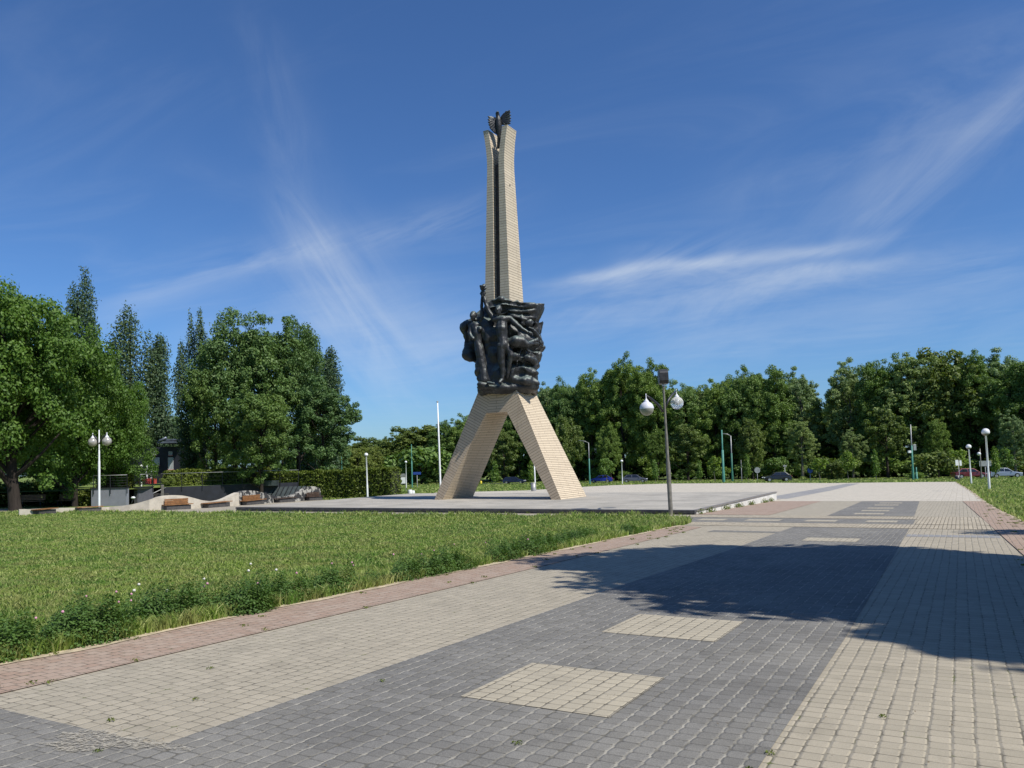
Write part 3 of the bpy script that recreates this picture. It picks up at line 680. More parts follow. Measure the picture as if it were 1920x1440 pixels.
    fig('woman_figure', [
        [(889, 606, 1.05, .10), (891, 610, 1.08, .12)],
        [(884, 612, 1.0, .13), (893, 612, 1.12, .19), (902, 610, 1.1, .14)],
        [(893, 616, 1.1, .22), (896, 628, 1.2, .23), (897, 642, 1.2, .20), (900, 660, 1.25, .25), (905, 690, 1.3, .25), (907, 715, 1.4, .26)],
        [(901, 619, 1.38, .12), (902, 621, 1.42, .12)],
        [(902, 611, 1.12, .12), (906, 596, 1.25, .10), (906, 578, 1.3, .085), (907, 560, 1.32, .07)],
        [(884, 613, 1.0, .12), (882, 628, 1.15, .10), (888, 638, 1.35, .08)],
        [(915, 722, 1.75, .09), (925, 724, 1.95, .07)]], (889, 594, 1.08))
    # hands and torch
    def hnd(u, v, t, up, side):
        g = MB()
        s_, z_ = px(u, v); c = sc(s_, t, z_); up = Vector(up).normalized(); side = Vector(side).normalized()
        capsule(g, c-up*.06, .065, c+up*.05, .075, 8)
        for i in range(4):
            o_ = side*(i-1.5)*.045; a = c+up*.08+o_+VT*.02; bb = a+up*(.09-.012*abs(i-1.3))+VT*.03
            capsule(g, a, .024, bb, .021, 7); capsule(g, bb, .021, bb-VT*.05+up*.02, .018, 7)
        capsule(g, c+side*.05, .030, c+side*.11+up*.07+VT*.04, .021, 7); remeshed(g, 'hand', 0.018, rel, None, 1)
    hnd(911, 557, 1.44, (0, 0, 1), VX); hnd(907, 557, 1.32, (0, 0, 1), -VX); hnd(994, 634, 1.97, VX*.8+Vector((0, 0, -.5)), Vector((0, 0, 1)))
    g = MB(); s_, z_ = px(909, 560); top = sc(s_, 1.4, z_)
    capsule(g, top, .085, top+Vector((0, 0, .32)), .10, 10)
    rnd = random.Random(2)
    for i in range(13):
        a = rnd.random()*6.28; rr_ = rnd.uniform(.03, .15); c0 = top+Vector((math.cos(a)*rr_, math.sin(a)*rr_, .36+rnd.random()*.22))
        capsule(g, c0, rnd.uniform(.07, .11), c0+Vector((rnd.uniform(-.1, .1), rnd.uniform(-.1, .1), .06)), .06, 8)
    remeshed(g, 'torch', 0.025, rel, lambda p: noise.noise(p*9)*0.03, 0)
    return rel
relief()
DOVE = sc(-0.05, 0.15, 0)
def dove():
    g = MB()
    body = [(0.00, 0.0, -0.95, .05), (0.0, 0, -0.55, .13), (0.0, -.02, -0.15, .19), (0, -.05, .15, .17), (0, -.06, .36, .11), (0.0, -.10, .50, .105), (.03, -.14, .53, .08)]
    chain(g, [(Vector((x, y, z)), r) for x, y, z, r in body])
    capsule(g, (0.05, -.20, .52), .045, (.12, -.30, .49), .015, 8)
    for k in range(5):
        x = (k-2)*.05; capsule(g, (x*.6, .02, -.70), .05, (x*1.5, .05, -1.30), .03, 8)
    d = remeshed(g, 'dove', 0.022, MON, None, 1)
    d.location = (DOVE.x, DOVE.y, 21.28); d.scale = (1.10, 1.08, 1.08)
    K = 0.00204; cx_, cz_ = 530, 500
    LW = [(500, 380), (440, 345), (335, 328), (262, 350), (290, 392), (258, 432), (296, 470), (262, 500), (302, 540), (275, 570), (318, 610), (300, 645), (352, 700), (420, 760), (505, 800), (530, 600)]
    RW = [(560, 380), (600, 310), (660, 250), (740, 212), (822, 203), (838, 262), (806, 290), (848, 338), (812, 360), (852, 420), (806, 436), (848, 490), (800, 510), (832, 556), (780, 565), (690, 562), (600, 540), (555, 470)]
    for P, ang in ((LW, .35), (RW, -.45)):
        w = MB(); c0 = (P[0][0]-cx_)*K
        def tr(x, z, t): X_ = (x-cx_)*K; return VX*X_ + VT*(t + abs(X_-c0)*.35) + Vector((0, 0, (cz_-z)*K))
        n = len(P); w.add([tr(x, z, -.05) for x, z in P]+[tr(x, z, .03) for x, z in P], [tuple(reversed(range(n))), tuple(range(n, 2*n))]+[(i, (i+1) % n, n+(i+1) % n, n+i) for i in range(n)])
        root = P[0]
        for (x, z) in P[3:-2]:
            a = tr(root[0]+(x-root[0])*.25, root[1]+(z-root[1])*.25+25, .03); e2 = tr(x+(root[0]-x)*.04, z+(root[1]-z)*.04, .03); capsule(w, a, .024, e2, .034, 7)
        remeshed(w, 'wing', 0.017, d, None, 1)
dove()

# ------------------------------------------------------------------ vegetation
def leaf_mesh(name, P, Nn, sz, rng, aspect=0.55, up=0.0):
    """P centres, Nn facing, sz half lengths -> one small folded leaf face each"""
    n = len(P); Nn = Nn/np.maximum(np.linalg.norm(Nn, axis=1, keepdims=True), 1e-6)
    t = rng.normal(size=(n, 3)); t[:, 2] += up; t -= Nn*np.sum(t*Nn, axis=1, keepdims=True); t /= np.maximum(np.linalg.norm(t, axis=1, keepdims=True), 1e-6)
    b = np.cross(Nn, t); s = sz[:, None]
    V = np.stack([P-t*s, P+b*s*aspect+Nn*s*.12, P+t*s, P-b*s*aspect+Nn*s*.12], axis=1).reshape(-1, 3)
    return np_mesh(name, V, np.arange(4*n).reshape(n, 4))
def puff_points(rng, puffs, n, inner=0.45, zsq=0.8):
    pf = np.array(puffs); w = pf[:, 3]**2; idx = rng.choice(len(pf), n, p=w/w.sum())
    d = rng.normal(size=(n, 3)); d /= np.linalg.norm(d, axis=1, keepdims=True)
    rad = pf[idx, 3]*(1-inner*rng.random(n)**2.0)*(1+0.12*rng.normal(size=n))
    P = pf[idx, :3] + d*rad[:, None]*np.array([1, 1, zsq]) + rng.normal(size=(n, 3))*(pf[idx, 3]*.10)[:, None]
    Nn = d*0.8+rng.normal(size=(n, 3))*0.6+np.array([0.15, -0.12, 0.5]); return P, Nn
def tube_np(b, p0, p1, r0, r1, rng, n=6, bend=0.06, seg=4):
    p0, p1 = np.array(p0, float), np.array(p1, float); L = np.linalg.norm(p1-p0); off = rng.normal(size=3)*L*bend; pts = []; rad = []
    for i in range(seg+1):
        f = i/seg; pts.append(tuple(p0+(p1-p0)*f+off*math.sin(math.pi*f))); rad.append(r0+(r1-r0)*f)
    b.tube(pts, rad, n, cap=False)
def tree_mesh(kind, seed, H=20.0, Rw=5.0, nleaf=9000, ls=0.35, base=0.16, puffs=60, pr=(0.15, 0.27), lean=0.0, trunk=None, spires=None, gap=1.0, limbs=14, sprigs=0.35):
    rng = np.random.default_rng(seed); pf = []
    if kind == 'broad':
        zc = H*(base+(1-base)*0.50); rz = H*(1-base)*0.50
        ph = rng.random(6)*6.28
        for i in range(puffs):
            d = rng.normal(size=3); d /= np.linalg.norm(d)
            if d[2] < -0.5 and rng.random() < 0.4: d[2] *= -1
            az = math.atan2(d[1], d[0]); lump = 1+0.15*math.sin(3*az+ph[0])+0.13*math.sin(2*az+4*d[2]+ph[1])+0.10*math.sin(5*d[2]+ph[2]+az)
            f = rng.uniform(0.50, 0.88)*lump; wd = 1.0 if d[2] > 0 else 1.06
            r = Rw*rng.uniform(*pr); pf.append((d[0]*Rw*f*wd, d[1]*Rw*f*wd, zc+d[2]*rz*f*0.97, r))
        for i in range(int(puffs*sprigs)):
            d = rng.normal(size=3); d /= np.linalg.norm(d); d[2] = abs(d[2])*0.9 if rng.random() < .7 else d[2]
            az = math.atan2(d[1], d[0]); lump = 1+0.15*math.sin(3*az+ph[0])+0.13*math.sin(2*az+4*d[2]+ph[1])+0.10*math.sin(5*d[2]+ph[2]+az)
            f = rng.uniform(0.74, 0.90)*lump; pf.append((d[0]*Rw*f, d[1]*Rw*f, zc+d[2]*rz*f, Rw*rng.uniform(0.08, 0.13)))
        zsq = 0.85
    elif kind == 'poplar':
        for (sx, sy, zt, w) in spires:
            z = H*base; 
            while z < zt*H:
                f = z/(zt*H); sx += rng.normal()*.05; sy += rng.normal()*.05; r = w*min(1.0, (1-f)*4.5+0.30)*(0.78+.30*rng.random())
                for _ in range(3):
                    a = rng.random()*6.28; pf.append((sx*min(1, .35+f)+math.cos(a)*r*.5*rng.random(), sy*min(1, .35+f)+math.sin(a)*r*.5*rng.random(), z+rng.normal()*.2, r*rng.uniform(.55, .9)))
                z += 0.5
        zsq = 1.5
    pf = np.array(pf)
    if gap < 1.0: pf = pf[rng.random(len(pf)) < gap]
    P, Nn = puff_points(rng, pf, nleaf, 0.5, zsq)
    if kind == 'poplar': Nn[:, 2] -= 0.3
    me = leaf_mesh('crown', P, Nn, ls*rng.uniform(0.6, 1.25, nleaf), rng, 0.6)
    b = MB(); tr = trunk or H*0.017; top = H*(0.72 if kind == 'broad' else 0.9)
    b.tube([(0, 0, -0.4), (lean*.1, 0, 0.25), (lean*.3, 0, H*.12), (lean*.55, .1, H*.3), (lean*.3, 0, H*.5), (0, 0, top)], [tr*1.45, tr*1.12, tr, tr*.8, tr*.5, tr*.12], 9, cap=False)
    big = pf[np.argsort(-pf[:, 3])][:limbs]
    for c in big:
        zz = max(H*base*0.9, c[2]-math.hypot(c[0], c[1])*0.8-0.5); zz = min(zz, top*.9)
        f = zz/H; tube_np(b, (lean*.4*(1-abs(f-.3)), 0, zz), tuple(c[:3]), tr*.42*(1-f*.6), tr*.08, rng, 5)
    return b.mesh('trunk', 0.0, fixn=False), me
TREES = {}
def proto(key, leaf, bark=None, **kw):
    t, c = tree_mesh(**kw); t.materials.append(bark or m_bark); c.materials.append(leaf); TREES[key] = (t, c, kw['H'])
def plant(key, x, y, h, label, group=None, w=1.0, rz=0.0, name='tree', cat='tree', dz=0.0):
    t, c, H = TREES[key]; k = h/H
    r = empty(name, (x, y, gz(x, y)+dz), rz, label, cat, group); r.scale = (k*w, k*w, k)
    link('trunk', t, None, r); link('crown', c, None, r); return r
for i in range(4): proto('oak%d' % i, L_oak, kind='broad', seed=20+i, H=22, Rw=6.0, nleaf=52000, ls=0.155, base=0.05, puffs=300, pr=(.06, .15))
for i in range(3): proto('alder%d' % i, L_alder, m_barkp, kind='broad', seed=40+i, H=22, Rw=4.6, nleaf=40000, ls=0.135, base=0.05, puffs=260, pr=(.06, .14), gap=.9, sprigs=.6)
proto('lime0', L_lime, kind='broad', seed=51, H=12, Rw=4.0, nleaf=16000, ls=0.17, base=0.10, puffs=130, pr=(.09, .18))
proto('lime1', L_lime, kind='broad', seed=52, H=12, Rw=3.6, nleaf=15000, ls=0.17, base=0.10, puffs=120, pr=(.09, .18), gap=.85)
proto('young0', L_young, m_barkp, kind='broad', seed=61, H=4.6, Rw=1.7, nleaf=1500, ls=0.17, base=0.30, puffs=26, pr=(.2, .34), trunk=.06, limbs=9)
proto('young1', L_young, m_barkp, kind='poplar', seed=62, H=4.8, nleaf=700, ls=0.15, base=0.30, spires=[(0, 0, 1.0, .62), (.12, .1, .62, .75)], trunk=.05, limbs=10)
proto('young2', L_young, m_barkp, kind='broad', seed=63, H=4.4, Rw=1.2, nleaf=900, ls=0.16, base=0.28, puffs=20, pr=(.18, .32), trunk=.05, limbs=9)
proto('bush0', L_oak, kind='broad', seed=71, H=3.2, Rw=2.0, nleaf=2600, ls=0.17, base=0.02, puffs=34, pr=(.22, .36), trunk=.06, limbs=8)
proto('bush1', L_lime, kind='broad', seed=72, H=3.0, Rw=2.0, nleaf=2600, ls=0.16, base=0.02, puffs=34, pr=(.22, .36), trunk=.06, limbs=8)

def X_at(u, y): return AY(u, 890, y).x
rnd = random.Random(11)
# --- woodland edge behind the road: silhouette heights read along the skyline
SKY = [(640, 826), (680, 820), (700, 815), (730, 813), (760, 800), (800, 793), (830, 786), (860, 782), (900, 765), (940, 750), (1015, 712), (1060, 705), (1100, 688), (1130, 690), (1150, 672),
       (1180, 661), (1215, 664), (1240, 674), (1262, 694), (1285, 708), (1350, 708), (1380, 690), (1405, 680), (1450, 683), (1490, 683), (1515, 692), (1535, 722), (1548, 732),
       (1562, 702), (1585, 676), (1605, 662), (1625, 682), (1640, 664), (1700, 655), (1720, 650), (1800, 650), (1850, 655), (1990, 650), (2300, 640)]
def skyv(u): return float(np.interp(u, [a for a, _ in SKY], [b for _, b in SKY]))
def yfront(u): return float(np.interp(u, [560, 700, 900, 1000, 1200, 1500, 1800, 2100, 2400], [215, 215, 205, 196, 182, 166, 146, 134, 122]))
WOOD = [  # column, species, width factor, label
    (655, 'lime1', 1.3, 'low pale green tree right of the tall left grove, behind the long hedge'), (690, 'lime0', 1.1, 'rounded low tree behind the hedge, left of the flagpole'),
    (728, 'alder1', 1.2, 'greyish tree whose top shows above the right end of the hedge'), (765, 'lime0', 1.15, 'tree behind the thin green post left of the flagpole'),
    (800, 'lime1', 1.35, 'mid green tree just left of the white flagpole top'), (842, 'oak0', 0.95, 'dark tree just right of the white flagpole'), (880, 'oak3', 0.95, 'dark tree partly hidden by the left monument leg'),
    (925, 'alder0', 1.2, 'tree seen through the arch between the monument legs, left one'), (975, 'oak1', 0.9, 'tree seen through the arch between the monument legs, right one'),
    (1022, 'alder2', 1.05, 'greyish tree just right of the bronze relief'), (1062, 'oak2', 0.85, 'dark oak between the relief and the tallest rounded crown'),
    (1112, 'oak0', 0.9, 'dark oak rising left of the tallest rounded crown'), (1170, 'oak3', 1.0, 'tallest rounded oak, highest crown between monument and floodlight'),
    (1228, 'oak1', 0.9, 'dark oak right behind the floodlight of the near lamp'), (1290, 'oak2', 0.95, 'lower oak just right of the near lamp globes'),
    (1345, 'oak0', 0.9, 'oak behind the pair of green posts'), (1402, 'oak3', 0.95, 'tall oak right of the pair of green posts'), (1455, 'oak1', 0.95, 'tall oak behind the black car'),
    (1508, 'alder1', 1.05, 'pale feathery tree left of the notch in the skyline'), (1600, 'alder0', 1.1, 'grey pointed tree right of the notch in the skyline'),
    (1662, 'oak2', 0.9, 'tree right of the grey pointed tree'), (1715, 'alder2', 1.25, 'feathery tree above the camera post'), (1775, 'lime0', 1.0, 'light green tree above the dark red car'),
    (1832, 'oak0', 0.95, 'very dark tree behind the nearer white globe post'), (1888, 'alder1', 1.2, 'feathery tree above the silver car'), (1950, 'oak3', 1.0, 'dark tree cut by the right edge of the photo'),
    (2020, 'oak1', 1.0, 'dark tree of the wood just outside the right edge')]
for u_ in range(2090, 3100, 72): WOOD.append((u_, ['oak0', 'alder1', 'oak2', 'lime0', 'alder2'][u_ % 5], 1.1, 'tree of the wood continuing beyond the right edge'))
for j, (u, sp, w, lab) in enumerate(WOOD):
    y = yfront(u)+rnd.uniform(-3, 3); x = X_at(u, y); h = (EYE+(866-0.027*(u-960)-skyv(u))*y/FPX)-gz(x, y)
    kk = 1.14*w*max(0.75, min(1.35, 21.0/h))
    plant(sp, x, y, h*1.0, lab, 'woodland edge trees', kk, rnd.random()*6.28, 'woodland_tree')
sps = ['oak0', 'oak1', 'oak2', 'oak3', 'alder0', 'alder2', 'oak1', 'oak2']
k = 0
for row, (dy, st_, off, drop) in enumerate(((11, 58, 30, 14), (24, 64, 0, 30), (40, 80, 20, 44))):
    u = 560+off
    while u < 3100:
        y = yfront(u)+dy+rnd.uniform(-3, 3); x = X_at(u, y)
        notch = 40 if 1520 < u < 1575 else 0
        h = (EYE+(866-0.027*(u-960)-(skyv(u)+drop*rnd.uniform(.4, 1.3)+notch))*y/FPX)-gz(x, y)
        if u < 700: h = min(h, 12)
        plant(sps[k % 8], x, y, max(8, h), 'dark tree filling the wood behind the front row of woodland trees', 'inner trees of the wood', 1.12*max(.8, min(1.5, 20/h)), rnd.random()*6.28, 'woodland_tree')
        k += 1; u += st_*rnd.uniform(.85, 1.15)
# nearer, lighter trees standing forward of the wood
for u, v, y, sp, w, lab in ((1062, 778, 150, 'lime0', 0.78, 'olive green tree immediately right of the right monument leg'), (1290, 790, 158, 'lime1', 1.25, 'broad olive tree behind the near lamp pole'),
        (1235, 800, 168, 'oak3', .8, 'dark green low tree left of the near lamp pole'), (1412, 782, 152, 'lime0', 0.75, 'yellowish green rounded tree right of the arm post'),
        (945, 800, 180, 'lime1', 1.1, 'olive tree centred in the monument arch'), (1505, 780, 150, 'alder2', 1.2, 'grey green tree behind the blue round sign'),
        (1665, 760, 140, 'lime1', 1.0, 'olive tree left of the green camera post'), (1600, 800, 148, 'alder0', 1.2, 'grey lower tree behind the middle saplings'),
        (1760, 780, 136, 'oak2', .8, 'dark lower tree behind the slanting bush'), (1905, 770, 126, 'alder1', 1.1, 'feathery lower tree behind the silver car'),
        (1145, 790, 168, 'oak1', .8, 'dark lower tree behind the blue car'), (700, 836, 190, 'lime0', 1.2, 'light low tree showing above the hedge'), (790, 835, 185, 'bush0', 1.4, 'dark bushy tree left of the flagpole foot')):
    x = X_at(u, y); h = hat(v, u, Vector((x, y, 0))); plant(sp, x, y, h, lab, 'trees standing forward of the wood', w, rnd.random()*6.28, 'woodland_tree')
# undergrowth
u = 560
while u < 3000:
    y = yfront(u)-5+rnd.uniform(-3, 2); x = X_at(u, y)
    plant('bush0' if rnd.random() < .95 else 'bush1', x, y, rnd.uniform(2.2, 5.0), 'leafy shrub in the undergrowth at the foot of the wood', 'undergrowth shrubs', rnd.uniform(1, 1.5), rnd.random()*6.28, 'shrub', 'shrub')
    u += rnd.uniform(34, 70)
for u, v, y, w, lab in ((1745, 848, 126, 1.25, 'large slanting leafy bush left of the dark red car'), (1560, 858, 135, 1.2, 'rounded bush right of the blue round sign'), (1716, 885, 118, 1.9, 'low dark bush by the foot of the camera post')):
    x = X_at(u, y); plant('bush1' if w < 1.5 else 'bush0', x, y, hat(v, u, Vector((x, y, 0))), lab, None, w, u, 'bush', 'bush')
u = 545
while u < 2060:
    y = yfront(u)+rnd.uniform(9, 14); x = X_at(u, y)
    plant('bush0', x, y, rnd.uniform(5.0, 7.5), 'dark shrub deep between the trunks of the wood', 'inner undergrowth shrubs', rnd.uniform(1.1, 1.6), rnd.random()*6.28, 'shrub', 'shrub')
    u += rnd.uniform(26, 38)
# young street trees
for u, v, y, kind, w, lab in ((1137, 858, 150, 'young0', 1.0, 'bright round young tree above the blue car'), (1229, 861, 140, 'young1', 1.0, 'slim sapling left of the near lamp pole'), (1312, 862, 138, 'young1', 1.0, 'slim sapling right of the near lamp pole'),
        (1340, 852, 142, 'young2', 1.1, 'bright young tree just left of the bare green post'), (1402, 850, 134, 'young1', .85, 'tall slim sapling left of the round sign'), (1537, 856, 126, 'young2', 1.5, 'young tree in front of the rounded bush'),
        (1590, 846, 130, 'young0', .85, 'bright leafy young tree in the gap between saplings'), (1643, 842, 120, 'young1', .8, 'lone slim sapling left of the camera post'), (1798, 842, 124, 'young0', .9, 'bright young tree above the dark red car'),
        (1868, 837, 112, 'young1', .9, 'slim yellowish sapling right of the nearer white globe post'), (1886, 840, 120, 'young0', .8, 'rounded young tree above the silver car'),
        (928, 863, 140, 'young1', 1.1, 'slim sapling seen through the arch on the left'), (997, 864, 138, 'young1', 1.1, 'slim sapling seen through the arch beside the right leg')):
    x = X_at(u, y); plant(kind, x, y, hat(v, u, Vector((x, y, 0))), lab, 'young roadside trees', w, u*.7, 'sapling', 'young tree')

# --- left side: near maples, poplars, the central grove
proto('mapleA', L_maple, kind='broad', seed=81, H=15, Rw=6.6, nleaf=60000, ls=0.135, base=0.10, puffs=230, pr=(.09, .17), lean=-0.8, trunk=0.42, limbs=34, sprigs=.4)
proto('mapleB', L_maple, kind='broad', seed=82, H=15, Rw=6.0, nleaf=52000, ls=0.135, base=0.06, puffs=230, pr=(.09, .17), trunk=0.30, limbs=30, sprigs=.4)
proto('groveA', L_grove, kind='broad', seed=83, H=19, Rw=5.4, nleaf=30000, ls=0.145, base=0.13, puffs=210, pr=(.09, .18), trunk=0.30, limbs=34, gap=.93, sprigs=.5)
proto('groveB', L_grove, kind='broad', seed=84, H=19, Rw=5.0, nleaf=36000, ls=0.155, base=0.12, puffs=170, pr=(.09, .17), trunk=0.26, limbs=34, gap=.9, sprigs=.6)
proto('popA', L_poplar, kind='poplar', seed=91, H=24, nleaf=30000, ls=0.14, base=0.07, spires=[(-1.5, 0, .93, 1.5), (1.0, .3, 1.0, 1.8), (2.6, -.4, .80, 1.3), (-2.9, .2, .74, 1.2)], trunk=.4, limbs=24)
proto('popB', L_poplar, kind='poplar', seed=92, H=20, nleaf=25000, ls=0.14, base=0.06, spires=[(0, 0, 1.0, 2.0), (-2.0, .3, .86, 1.6), (2.1, -.3, .88, 1.3), (-3.6, 0, .74, 1.3)], trunk=.4, limbs=24)
proto('popC', L_poplar, kind='poplar', seed=93, H=18, nleaf=20000, ls=0.15, base=0.06, spires=[(0, 0, 1.0, 1.7), (1.1, .2, .5, 1.3)], trunk=.3, limbs=20)
proto('popD', L_poplar, kind='poplar', seed=94, H=22, nleaf=25000, ls=0.14, base=0.05, spires=[(-.9, 0, .99, 1.0), (.6, .1, 1.0, 1.0), (1.7, 0, .92, 1.2), (-2.0, .1, .84, 1.3)], trunk=.35, limbs=24)
def place(key, u, vtop, y, lab, w=1.0, rz=0.0, group=None, name='tree', ev=None):
    x = X_at(u, y); return plant(key, x, y, hat(vtop, u, Vector((x, y, 0))), lab, group, w, rz, name)
place('mapleA', 30, 528, 50, 'big light green maple with a thick dark leaning trunk at the left edge', 0.80, 0.4, None, 'maple_tree')
place('mapleB', 140, 612, 57, 'rounded light green maple overhanging the left twin globe lamp', 0.72, 1.9, None, 'maple_tree')
place('mapleB', 212, 712, 60, 'small low light green maple right of the left twin globe lamp', 0.74, 4.0, None, 'maple_tree')
place('mapleA', -75, 560, 56, 'light green maple at the far left, partly outside the photo', 1.0, 2.7, None, 'maple_tree')
place('mapleB', 95, 700, 66, 'lower dark crown between the two biggest maples', 1.0, 5.0, None, 'maple_tree')
place('popA', 146, 503, 86, 'tallest dark poplar with twin spires above the maples', 0.72, 0.0, 'columnar poplars', 'poplar_tree')
place('popB', 245, 578, 88, 'broad dark poplar with several spires left of the narrow one', 0.9, 0.2, 'columnar poplars', 'poplar_tree')
place('popC', 300, 628, 90, 'narrow dark poplar standing alone left of the sky gap', 0.85, 0.0, 'columnar poplars', 'poplar_tree')
place('popD', 366, 578, 74, 'thin many spired poplar at the left side of the central grove', 0.75, 0.0, 'columnar poplars', 'poplar_tree')
place('popC', 618, 652, 92, 'dark poplar tip at the right shoulder of the central grove', 0.9, 1.0, 'columnar poplars', 'poplar_tree')
place('popC', 578, 615, 96, 'dark poplar rising inside the right half of the central grove', 0.8, 2.0, 'columnar poplars', 'poplar_tree')
place('groveA', 440, 568, 71, 'tallest grey green tree of the central grove', .80, 0.3, 'trees of the central grove', 'grove_tree')
place('groveB', 505, 590, 72, 'tree in the middle of the central grove', .85, 1.2, 'trees of the central grove', 'grove_tree')
place('groveA', 560, 588, 74, 'tree with a rounded top on the right of the middle of the central grove', .66, 2.3, 'trees of the central grove', 'grove_tree')
place('groveB', 405, 650, 70, 'lower tree at the left side of the central grove', .72, 3.3, 'trees of the central grove', 'grove_tree')
place('groveB', 606, 705, 70, 'spreading lower tree reaching out at the right of the central grove', 1.05, 5.3, 'trees of the central grove', 'grove_tree')
place('groveB', 490, 716, 64.0, 'broad front tree of the central grove with dark trunks before the dark wall', 1.15, 4.1, 'trees of the central grove', 'grove_tree')
for u, v, y, sp in ((300, 782, 150, 'alder0'), (325, 772, 155, 'oak2'), (345, 790, 150, 'alder2'), (270, 790, 150, 'oak1'), (400, 800, 150, 'oak1'), (460, 800, 150, 'oak0'), (530, 800, 150, 'oak2'), (590, 800, 150, 'oak3'), (640, 826, 160, 'alder1'), (670, 838, 150, 'lime0'),
                    (20, 790, 120, 'oak1'), (90, 790, 120, 'oak0'), (150, 780, 120, 'oak3'), (210, 780, 125, 'oak2')):
    place(sp, u, v, y, 'distant tree seen in the gaps behind the poplars and the grove', 1.3, u*.3, 'distant trees behind the left groves', 'tree')
# out-of-frame trees throwing the paving shadow, then more added behind to block skylight
proto('shadeA', L_maple, kind='broad', seed=101, H=14.5, Rw=5.6, nleaf=60000, ls=0.23, base=0.42, puffs=150, pr=(.15, .26), trunk=.3, limbs=30, sprigs=.5)
TREE_SHADE = [((11.0, 8.05), 13.4, .75, 0.7), ((15.7, 1.9), 14.0, 1.04, 2.0), ((20.8, 12.6), 11.5, .72, 4.0), ((24.5, 1.0), 15, 1.0, 1.0), ((19.5, -6.5), 15, 1.05, 3.0), ((11.5, -12.5), 16, 1.1, 5.0),
              ((1.5, -17), 16, 1.1, .3), ((-9.5, -17), 16, 1.1, 2.4), ((-20, -15), 15, 1.1, 3.7), ((29.5, 10.0), 15, 1.0, 5.6)]
for (x, y), h, w, rz in TREE_SHADE:
    plant('shadeA', x, y, h, 'unseen leafy tree right of or behind the camera, blocking light from the paving', 'unseen light-blocking trees right of and behind the camera', w, rz, 'maple_tree')

# --- hedges
def hedge(name, pts, h0, h1, width, n, lab, seed, zb=None, ls=.075, mat=None):
    """box hedge along ground points; leaf faces over a rough twiggy core"""
    rng = np.random.default_rng(seed); base = Vector(pts[0]); t = empty(name, base, 0, lab, 'hedge')
    core = MB(); P = []; Nn = []; L = [(Vector(pts[i+1])-Vector(pts[i])).length for i in range(len(pts)-1)]; tot = sum(L); acc = 0
    for i in range(len(pts)-1):
        a, c = Vector(pts[i]), Vector(pts[i+1]); dr = (c-a).normalized(); nr = Vector((-dr.y, dr.x, 0)).normalized()
        ha = h0+(h1-h0)*acc/tot; hb = h0+(h1-h0)*(acc+L[i])/tot; acc += L[i]
        q = [a-nr*width*.42, a+nr*width*.42, c+nr*width*.42, c-nr*width*.42]; hh = [ha, ha, hb, hb]
        vs = [p-base for p in q] + [p-base+Vector((0, 0, h*.93)) for p, h in zip(q, hh)]
        core.add(vs, [(0, 1, 5, 4), (1, 2, 6, 5), (2, 3, 7, 6), (3, 0, 4, 7), (4, 5, 6, 7)])
        m = int(n*L[i]/tot); f = rng.random(m); side = rng.random(m); z = rng.random(m)
        for k_ in range(m):
            h = ha+(hb-ha)*f[k_]; p = a+(c-a)*f[k_]; s = side[k_]; bul = 0.05*math.sin(f[k_]*L[i]*2.1)+0.05*math.sin(f[k_]*L[i]*5.3+z[k_]*4)
            if s < .42: o = -nr*(width/2+bul); zz = z[k_]*h; nn = -nr
            elif s < .60: o = nr*(width/2+bul); zz = z[k_]*h; nn = nr
            elif s < .95: o = nr*width*(z[k_]-.5); zz = h+bul; nn = Vector((0, 0, 1))
            else:
                o = nr*width*(z[k_]-.5); zz = rng.random()*h; e_ = 0 if rng.random() < .5 else 1; p = (a-dr*.05) if e_ == 0 else (c+dr*.05); nn = -dr if e_ == 0 else dr
            j = rng.normal(size=3)*.06; P.append((p+o-base)+Vector((j[0], j[1], zz+j[2]))); Nn.append(nn)
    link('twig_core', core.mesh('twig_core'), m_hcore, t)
    P = np.array(P); Nn = np.array(Nn)+rng.normal(size=(len(P), 3))*.55
    link('foliage', leaf_mesh('foliage', P, Nn, ls*rng.uniform(.7, 1.5, len(P)), rng, .65), mat or L_hedge, t); return t
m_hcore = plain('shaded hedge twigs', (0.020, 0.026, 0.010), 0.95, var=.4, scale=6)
pA, pB = G(742, 934.5), G(500, 930); pB = Vector((X_at(500, 68), 68, gz(X_at(500, 68), 68)))
hedge('hedge', [pA, pA.lerp(pB, .5)+Vector((0, .4, 0)), pB], 2.35, 2.2, 1.5, 26000, 'long clipped green hedge behind the platform, right of the wave shaped wall', 5)

